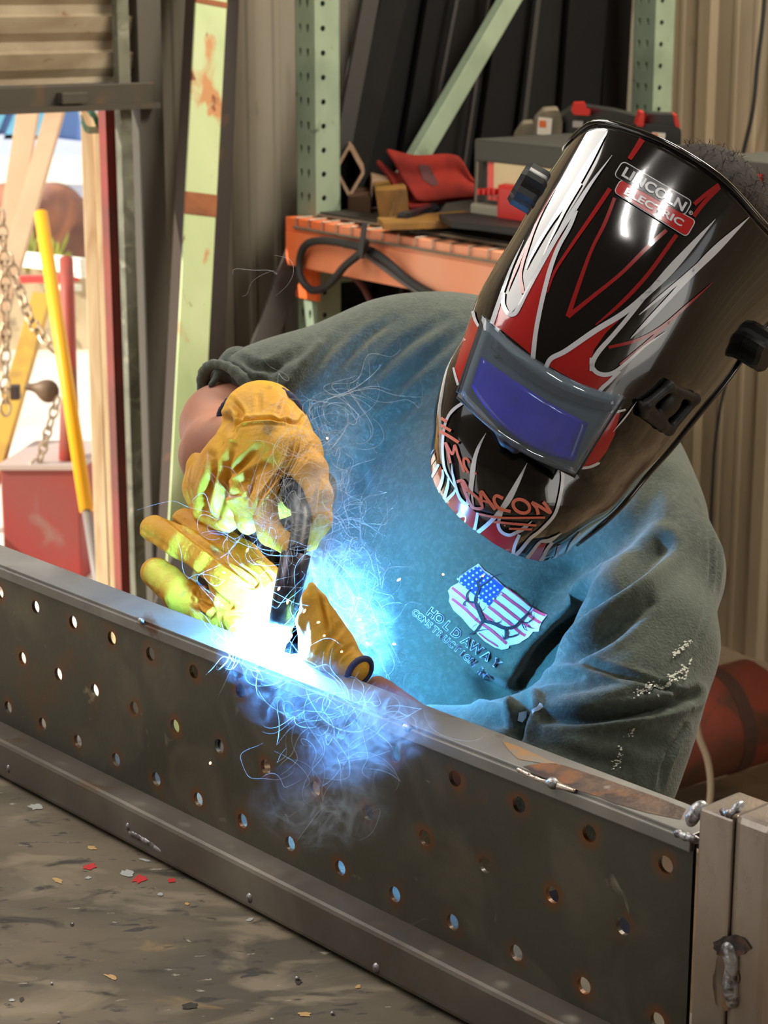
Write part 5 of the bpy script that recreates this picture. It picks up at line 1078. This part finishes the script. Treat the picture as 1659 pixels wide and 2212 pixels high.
# lens: cover plate, darkening filter and frame
LC = [(1043, 683), (1347, 857), (1243, 1025), (989, 853)]; LD = [1.668, 1.645, 1.647, 1.668]
_A = np.array([[1, x, y] for x, y in LC], float); _c = np.linalg.lstsq(_A, np.array(LD), rcond=None)[0]
def ld(x, y):
    "depth of the curved lens plane"
    u = np.clip(((x-LC[0][0])*.866+(y-LC[0][1])*.5)/335-.0, -.1, 1.1)
    return _c[0]+_c[1]*x+_c[2]*y-.012*4*u*(1-u)
def patch(corners, bulge, m, name, nx=16, ny=8, th=.002, off=0.):
    "corners TL TR BR BL in picture positions; a gently curved plate"
    V = []; (a, b_, c, d_) = [np.array(q, float) for q in corners]
    for j in range(ny+1):
        v = j/ny
        for i in range(nx+1):
            u = i/nx; q = (a*(1-u)+b_*u)*(1-v)+(d_*(1-u)+c*u)*v; q = q+np.array([-.45, .9])*((bulge[0]*(1-v)+bulge[1]*v) if hasattr(bulge, '__len__') else bulge)*4*u*(1-u); V.append(P(q[0], q[1], ld(*q)+off))
    F_ = [(j*(nx+1)+i, j*(nx+1)+i+1, (j+1)*(nx+1)+i+1, (j+1)*(nx+1)+i) for j in range(ny) for i in range(nx)]
    o = meshobj(name, V, F_, m, hel, True); s_ = o.modifiers.new('t', 'SOLIDIFY'); s_.thickness = th; s_.offset = 0; return o
m_film = bpy.data.materials.new('cover_plate'); m_film.use_nodes = True; t_ = m_film.node_tree; t_.nodes.clear(); o_ = t_.nodes.new('ShaderNodeOutputMaterial'); mx_ = t_.nodes.new('ShaderNodeMixShader'); tr_ = t_.nodes.new('ShaderNodeBsdfTransparent'); mx2 = t_.nodes.new('ShaderNodeMixShader')
gl_ = t_.nodes.new('ShaderNodeBsdfGlossy'); df_ = t_.nodes.new('ShaderNodeBsdfDiffuse'); df_.inputs[0].default_value = (.42, .50, .58, 1); gl_.inputs['Roughness'].default_value = .03; tr_.inputs[0].default_value = (.9, .95, 1, 1); mx_.inputs[0].default_value = .07; mx2.inputs[0].default_value = .08
t_.links.new(tr_.outputs[0], mx2.inputs[1]); t_.links.new(df_.outputs[0], mx2.inputs[2]); t_.links.new(mx2.outputs[0], mx_.inputs[1]); t_.links.new(gl_.outputs[0], mx_.inputs[2]); t_.links.new(mx_.outputs[0], o_.inputs[0])
m_filt = mat('violet_filter', (48, 34, 206), .12, 0, [((70, 50, 222), 24, .4, .7), ((32, 24, 130), 40, .5, .75)], coat=1.); m_bez = mat('lens_bezel', (92, 104, 112), .5)
patch([(1049, 692), (1340, 858), (1240, 1016), (996, 852)], 24, m_bez, 'lens_bezel', off=.0075)
patch([(1040, 771), (1270, 915), (1240, 996), (1019, 834)], (6, 34), m_filt, 'filter_lens', off=.0040)
patch([(1066, 730), (1325, 872), (1318, 890), (1060, 750)], 24, mat('bezel_strip', (58, 60, 70), .4), 'sensor_strip', off=.0045)
patch([(1069, 762), (1079, 767), (1077, 775), (1067, 770)], 3, m_hin, 'sensor_window', 2, 2, .001, .004)
patch(LC, 26, m_film, 'cover_plate', th=.001, off=-.0015)
def edge(pts, r, m=m_hin, name='lens_clip'): MB().tube(smooth_path([P(x, y, ld(x, y)+.001) for x, y in pts], 6), r, 8).build(name, m, hel, True)
edge([(1045, 682), (1034, 720), (1010, 790), (990, 848)], .0020); edge([(1349, 858), (1318, 905), (1280, 965), (1246, 1024)], .0016)
edge([(989, 856), (1050, 912), (1110, 955), (1180, 996), (1243, 1028)], .0020); edge([(1043, 682), (1110, 745), (1190, 798), (1270, 838), (1347, 857)], .0010, m_film, 'plate_edge')
s_ = Soft().chain([(P(x, y, ld(x, y)+.004), r*1.65/F) for x, y, r in ((1072, 928, 7), (1092, 952, 12), (1114, 966, 12), (1130, 968, 6))], .004); v, f = s_.mesh(.0012); meshobj('lens_tab', v, f, m_hin, hel, True)
# headgear knobs and side latch
def knob(c, ax, r, L, name, ribs=8):
    b = MB(); a0 = unit(np.cross(ax, [0, 0, 1.])); a1 = np.cross(ax, a0); R_ = []
    for k in range(ribs*4): R_.append(r*(1+.09*(1 if (k//2) % 2 else -1)))
    n = len(R_); V_ = []
    for t, q in ((0, .82), (.15*L, 1), (.85*L, 1), (L, .86)): V_ += [c+ax*t+(a0*math.cos(2*math.pi*k/n)+a1*math.sin(2*math.pi*k/n))*R_[k]*q for k in range(n)]
    F_ = [(i*n+k, i*n+(k+1) % n, (i+1)*n+(k+1) % n, (i+1)*n+k) for i in range(3) for k in range(n)]+[tuple(range(n))[::-1], tuple(3*n+k for k in range(n))]
    return b.add(V_, F_).build(name, m_hin, hel)
knob(P(1182, 428, 1.775), unit(P(1120, 392, 1.775)-P(1182, 428, 1.775)), .0190, .030, 'headgear_knob', 6)
knob(P(1612, 735, 1.775), unit(P(1670, 770, 1.76)-P(1612, 735, 1.775)), .0180, .026, 'headgear_knob', 6)
SNAP[0] = None
def HS(x, y, off=.003): q = onto(bH, x, y, off); return np.array(q)
lt = Soft(); lp = [HS(1392, 872), HS(1440, 832), HS(1496, 858), HS(1440, 925)]
lt.chain([(q, .0042) for q in lp+lp[:1]], .004); lt.ell(sum(lp)/4, (unit(lp[1]-lp[0]), unit(lp[2]-lp[1]), DIR), (.013, .012, .005), .004)
lt.chain([(HS(1378, 868), .0022), (HS(1384, 892), .003), (HS(1425, 922), .003), (HS(1442, 932), .002)], .003)
v, f = lt.mesh(.0013); meshobj('side_latch', v, f, m_hin, hel, True)

# ------------------------------------------------------------------ torch, arc, sparks
m_tor = mat('torch_black', (26, 27, 32), .45); m_cop = mat('nozzle_dark', (70, 66, 74), .35, .7, [((40, 38, 44), 60, .4, .6)])
tor = empty('welding_torch', PN(645, 1100, -.10), 'dark welding torch held in the upper glove with its nozzle at the arc', 'welding torch')
ntip, nback = PN(606, 1351, -.032), PN(640, 1195, -.056)
MB().tube([nback, nback*.4+ntip*.6, ntip], [.0130, .0122, .0104], 20).build('nozzle', m_cop, tor, True)
MB().tube(smooth_path([nback, PN(648, 1150, -.072), PN(650, 1110, -.085), PN(640, 1075, -.10)], 6), .0085, 14).build('gooseneck', m_tor, tor, True)
MB().tube(smooth_path([PN(640, 1075, -.10), PN(625, 1035, -.12), PN(600, 985, -.14), PN(560, 930, -.18)], 6), .013, 14).build('handle', m_tor, tor, True)
ARC = PN(604, 1373, -.030)
m_arc = mat('arc_glow', (0, 0, 0), .5); bs_ = m_arc.node_tree.nodes['Principled BSDF']; bs_.inputs['Emission Color'].default_value = (.085, .43, 1.0, 1); bs_.inputs['Emission Strength'].default_value = 11500
s_ = Soft().ell(ARC, (RIGHT, DIR, UP), (.0092, .005, .0064), .004)
for a in np.linspace(0, 2*math.pi, 8)[:-1]: s_.ell(ARC+RIGHT*.0078*math.cos(a)+UP*.0052*math.sin(a), (RIGHT, DIR, UP), (.0032, .003, .0026), .002)
v, f = s_.mesh(.0010); tag(meshobj('welding_arc', v, f, m_arc, None, True), 'blazing white welding arc under the torch nozzle at the flange edge', 'arc')
m_spk = mat('spark', (255, 170, 110), .5, emis=(255, 150, 96), estr=9)
spk = [(865, 1250, 858, 1254), (956, 1240, 958, 1241), (708, 948, 705, 945), (848, 1391, 854, 1391), (772, 1340, 779, 1337), (455, 1646, 453, 1650), (480, 1235, 487, 1238), (532, 1192, 536, 1184), (600, 1275, 604, 1268), (622, 1295, 620, 1304), (660, 1316, 655, 1323), (685, 1345, 690, 1343), (672, 1389, 666, 1390), (545, 1424, 541, 1420), (576, 1393, 572, 1390),
       (513, 1298, 517, 1305), (478, 1305, 482, 1309), (740, 1407, 736, 1408), (702, 1372, 698, 1374), (1042, 1243, 1043, 1244), (585, 1355, 581, 1350), (640, 1340, 643, 1330), (555, 1340, 551, 1334), (790, 1388, 796, 1391)]
for x0, y0, x1, y1 in spk:
    d = 1.60+.0*x0 if y0 < 1400 else 1.62; d = 1.66
    if (x0, y0) == (455, 1646): d = 1.58
    a, b_ = P(x0, y0, d), P(x1+.5, y1+.5, d-.004); o = MB().tube([a, (a+b_)/2, b_], [.0004, .0010, .0005], 6).build('spark', m_spk)
    lb_ = {865: 'short orange spark streak flying before the chest, left of the flag print', 956: 'round glowing spark just left of the flag print on the chest', 708: 'lone orange spark above the thumb of the upper glove', 455: 'bright spark low in front of the drilled plate', 1042: 'tiny faint spark right of the flag print near the helmet chin'}.get(x0, 'tiny orange spark scattered close around the torch nozzle and the lower glove')
    tag(o, lb_, 'spark', 'sparks flying off the weld')

# ------------------------------------------------------------------ welding smoke: soft puffs and fine threads, one cloud
m_vol = bpy.data.materials.new('smoke_haze'); m_vol.use_nodes = True; t_ = m_vol.node_tree; t_.nodes.clear(); N_ = t_.nodes.new; L_ = t_.links.new
o_ = N_('ShaderNodeOutputMaterial'); vs = N_('ShaderNodeVolumeScatter'); vs.inputs['Color'].default_value = (.58, .74, 1, 1); L_(vs.outputs[0], o_.inputs['Volume'])
tcv = N_('ShaderNodeTexCoord'); ln_ = N_('ShaderNodeVectorMath'); ln_.operation = 'LENGTH'; L_(tcv.outputs['Object'], ln_.inputs[0]); fo = N_('ShaderNodeMapRange'); fo.inputs[1].default_value = 1; fo.inputs[2].default_value = .25; L_(ln_.outputs['Value'], fo.inputs[0])
gp_ = N_('ShaderNodeNewGeometry'); n1_ = N_('ShaderNodeTexNoise'); n1_.inputs['Scale'].default_value = 26; n1_.inputs['Detail'].default_value = 3; n1_.inputs['Distortion'].default_value = 2.2; L_(gp_.outputs['Position'], n1_.inputs['Vector'])
sb_ = N_('ShaderNodeMath'); sb_.operation = 'SUBTRACT'; sb_.inputs[1].default_value = .5; L_(n1_.outputs[0], sb_.inputs[0]); ab_ = N_('ShaderNodeMath'); ab_.operation = 'ABSOLUTE'; L_(sb_.outputs[0], ab_.inputs[0])
rg_ = N_('ShaderNodeMapRange'); rg_.inputs[1].default_value = .09; rg_.inputs[2].default_value = .0; rg_.inputs[3].default_value = .12; rg_.inputs[4].default_value = 1; L_(ab_.outputs[0], rg_.inputs[0])
pw_ = N_('ShaderNodeMath'); pw_.operation = 'POWER'; pw_.inputs[1].default_value = 1.8; L_(rg_.outputs[0], pw_.inputs[0]); m1_ = N_('ShaderNodeMath'); m1_.operation = 'MULTIPLY'; L_(pw_.outputs[0], m1_.inputs[0]); L_(fo.outputs[0], m1_.inputs[1])
oi_ = N_('ShaderNodeObjectInfo'); m2_ = N_('ShaderNodeMath'); m2_.operation = 'MULTIPLY'; L_(m1_.outputs[0], m2_.inputs[0]); L_(oi_.outputs['Alpha'], m2_.inputs[1]); m3_ = N_('ShaderNodeMath'); m3_.operation = 'MULTIPLY'; m3_.inputs[1].default_value = 40; L_(m2_.outputs[0], m3_.inputs[0]); L_(m3_.outputs[0], vs.inputs['Density'])
smk = empty('welding_smoke', PN(700, 1250, -.09), 'blue lit smoke curling up around the torch and over the drilled plate', 'smoke'); smk['kind'] = 'stuff'
bmx = bmesh.new(); bmesh.ops.create_icosphere(bmx, subdivisions=3, radius=1.0); me_p = bpy.data.meshes.new('haze'); bmx.to_mesh(me_p); bmx.free(); me_p.materials.append(m_vol)
for x, y, n_, rx, ry, rd, al in ((720, 1235, -.105, 110, 95, .035, 1.0), (640, 1130, -.060, 110, 75, .028, .5), (775, 1360, -.13, 95, 140, .035, 1.3), (745, 960, -.13, 75, 130, .03, .30), (690, 1060, -.08, 80, 80, .03, .6),
    (560, 1430, .035, 110, 60, .02, .3), (650, 1500, .045, 150, 90, .028, .42), (780, 1600, .05, 150, 130, .03, .6), (840, 1560, .04, 120, 90, .025, .7), (700, 1740, .06, 170, 110, .03, .6)):
    q = PN(x, y, n_); k_ = proj(q)[2]/F; o = bpy.data.objects.new('haze', me_p); COL.objects.link(o); o.matrix_world = Matrix.Translation(Vector(tuple(q))) @ Matrix(np.stack([RIGHT, DIR, UP], 1).tolist()).to_4x4() @ Matrix.Diagonal((rx*k_, rd, ry*k_, 1)); o.color = (1, 1, 1, al)
    mw = o.matrix_world.copy(); setpar(o, smk); o['kind'] = 'stuff'
m_wsp = bpy.data.materials.new('smoke_thread'); m_wsp.use_nodes = True; t_ = m_wsp.node_tree; t_.nodes.clear(); o_ = t_.nodes.new('ShaderNodeOutputMaterial'); mx_ = t_.nodes.new('ShaderNodeMixShader'); tr_ = t_.nodes.new('ShaderNodeBsdfTransparent'); tl_ = t_.nodes.new('ShaderNodeBsdfTranslucent'); df_ = t_.nodes.new('ShaderNodeBsdfDiffuse'); ad_ = t_.nodes.new('ShaderNodeMixShader')
tl_.inputs[0].default_value = (.85, .92, 1, 1); df_.inputs[0].default_value = (.8, .88, 1, 1); ad_.inputs[0].default_value = .5; mx_.inputs[0].default_value = .18
t_.links.new(tl_.outputs[0], ad_.inputs[1]); t_.links.new(df_.outputs[0], ad_.inputs[2]); t_.links.new(tr_.outputs[0], mx_.inputs[1]); t_.links.new(ad_.outputs[0], mx_.inputs[2]); t_.links.new(mx_.outputs[0], o_.inputs[0])
W_ = MB(); rw = random.Random(11)
def curl(p, s_, o_):
    e_ = .01; g_ = lambda q, k: noise.noise(Vector((q[0]*s_+k*31.7+o_, q[1]*s_+k*17.1, q[2]*s_-k*9.3)))
    v_ = []
    for a, b_, ka, kb in ((1, 2, 2, 1), (2, 0, 0, 2), (0, 1, 1, 0)):
        d1 = p.copy(); d1[a] += e_/2; d0 = p.copy(); d0[a] -= e_/2; f1 = p.copy(); f1[b_] += e_/2; f0 = p.copy(); f0[b_] -= e_/2; v_.append((g_(d1, ka)-g_(d0, ka))-(g_(f1, kb)-g_(f0, kb)))
    return unit(v_)
clusters = [(560, 1135, -.055, 70, 26, 34, 40), (630, 1110, -.06, 70, 45, 46, 55), (740, 920, -.13, 45, 75, 34, 60), (740, 1210, -.09, 70, 50, 64, 45), (720, 1160, -.08, 70, 40, 26, 50), (700, 1010, -.09, 50, 60, 20, 60), (770, 1350, -.12, 50, 80, 30, 45), (640, 1230, -.03, 50, 70, 14, 60),
            (500, 1400, .015, 30, 25, 16, 24), (600, 1450, .03, 70, 35, 30, 30), (720, 1560, .04, 90, 60, 34, 34), (700, 1680, .045, 80, 70, 16, 44), (850, 1500, .03, 60, 60, 14, 50), (600, 620, -.2, 30, 60, 3, 60), (480, 1230, .0, 40, 60, 6, 30)]
for cx, cy, n_, sx, sy, cnt, st_ in clusters:
    ox = rw.uniform(0, 50)
    for _ in range(cnt):
        p = PN(cx+rw.gauss(0, sx*.55), cy+rw.gauss(0, sy*.55), n_+rw.gauss(0, .008)); pts = [p]; sc_ = rw.choice((16, 26, 40))
        for k in range(int(st_*rw.uniform(.5, 1.2))): p = p+(curl(p, sc_, ox)+ZZ*.12)*.0022; pts.append(p)
        r0 = rw.uniform(.00013, .00030); W_.tube(pts, [r0*(.25+math.sin(math.pi*i/(len(pts)-1))) for i in range(len(pts))], 4, False)
wo = W_.build('smoke_thread', m_wsp, smk, True); wo['kind'] = 'stuff'
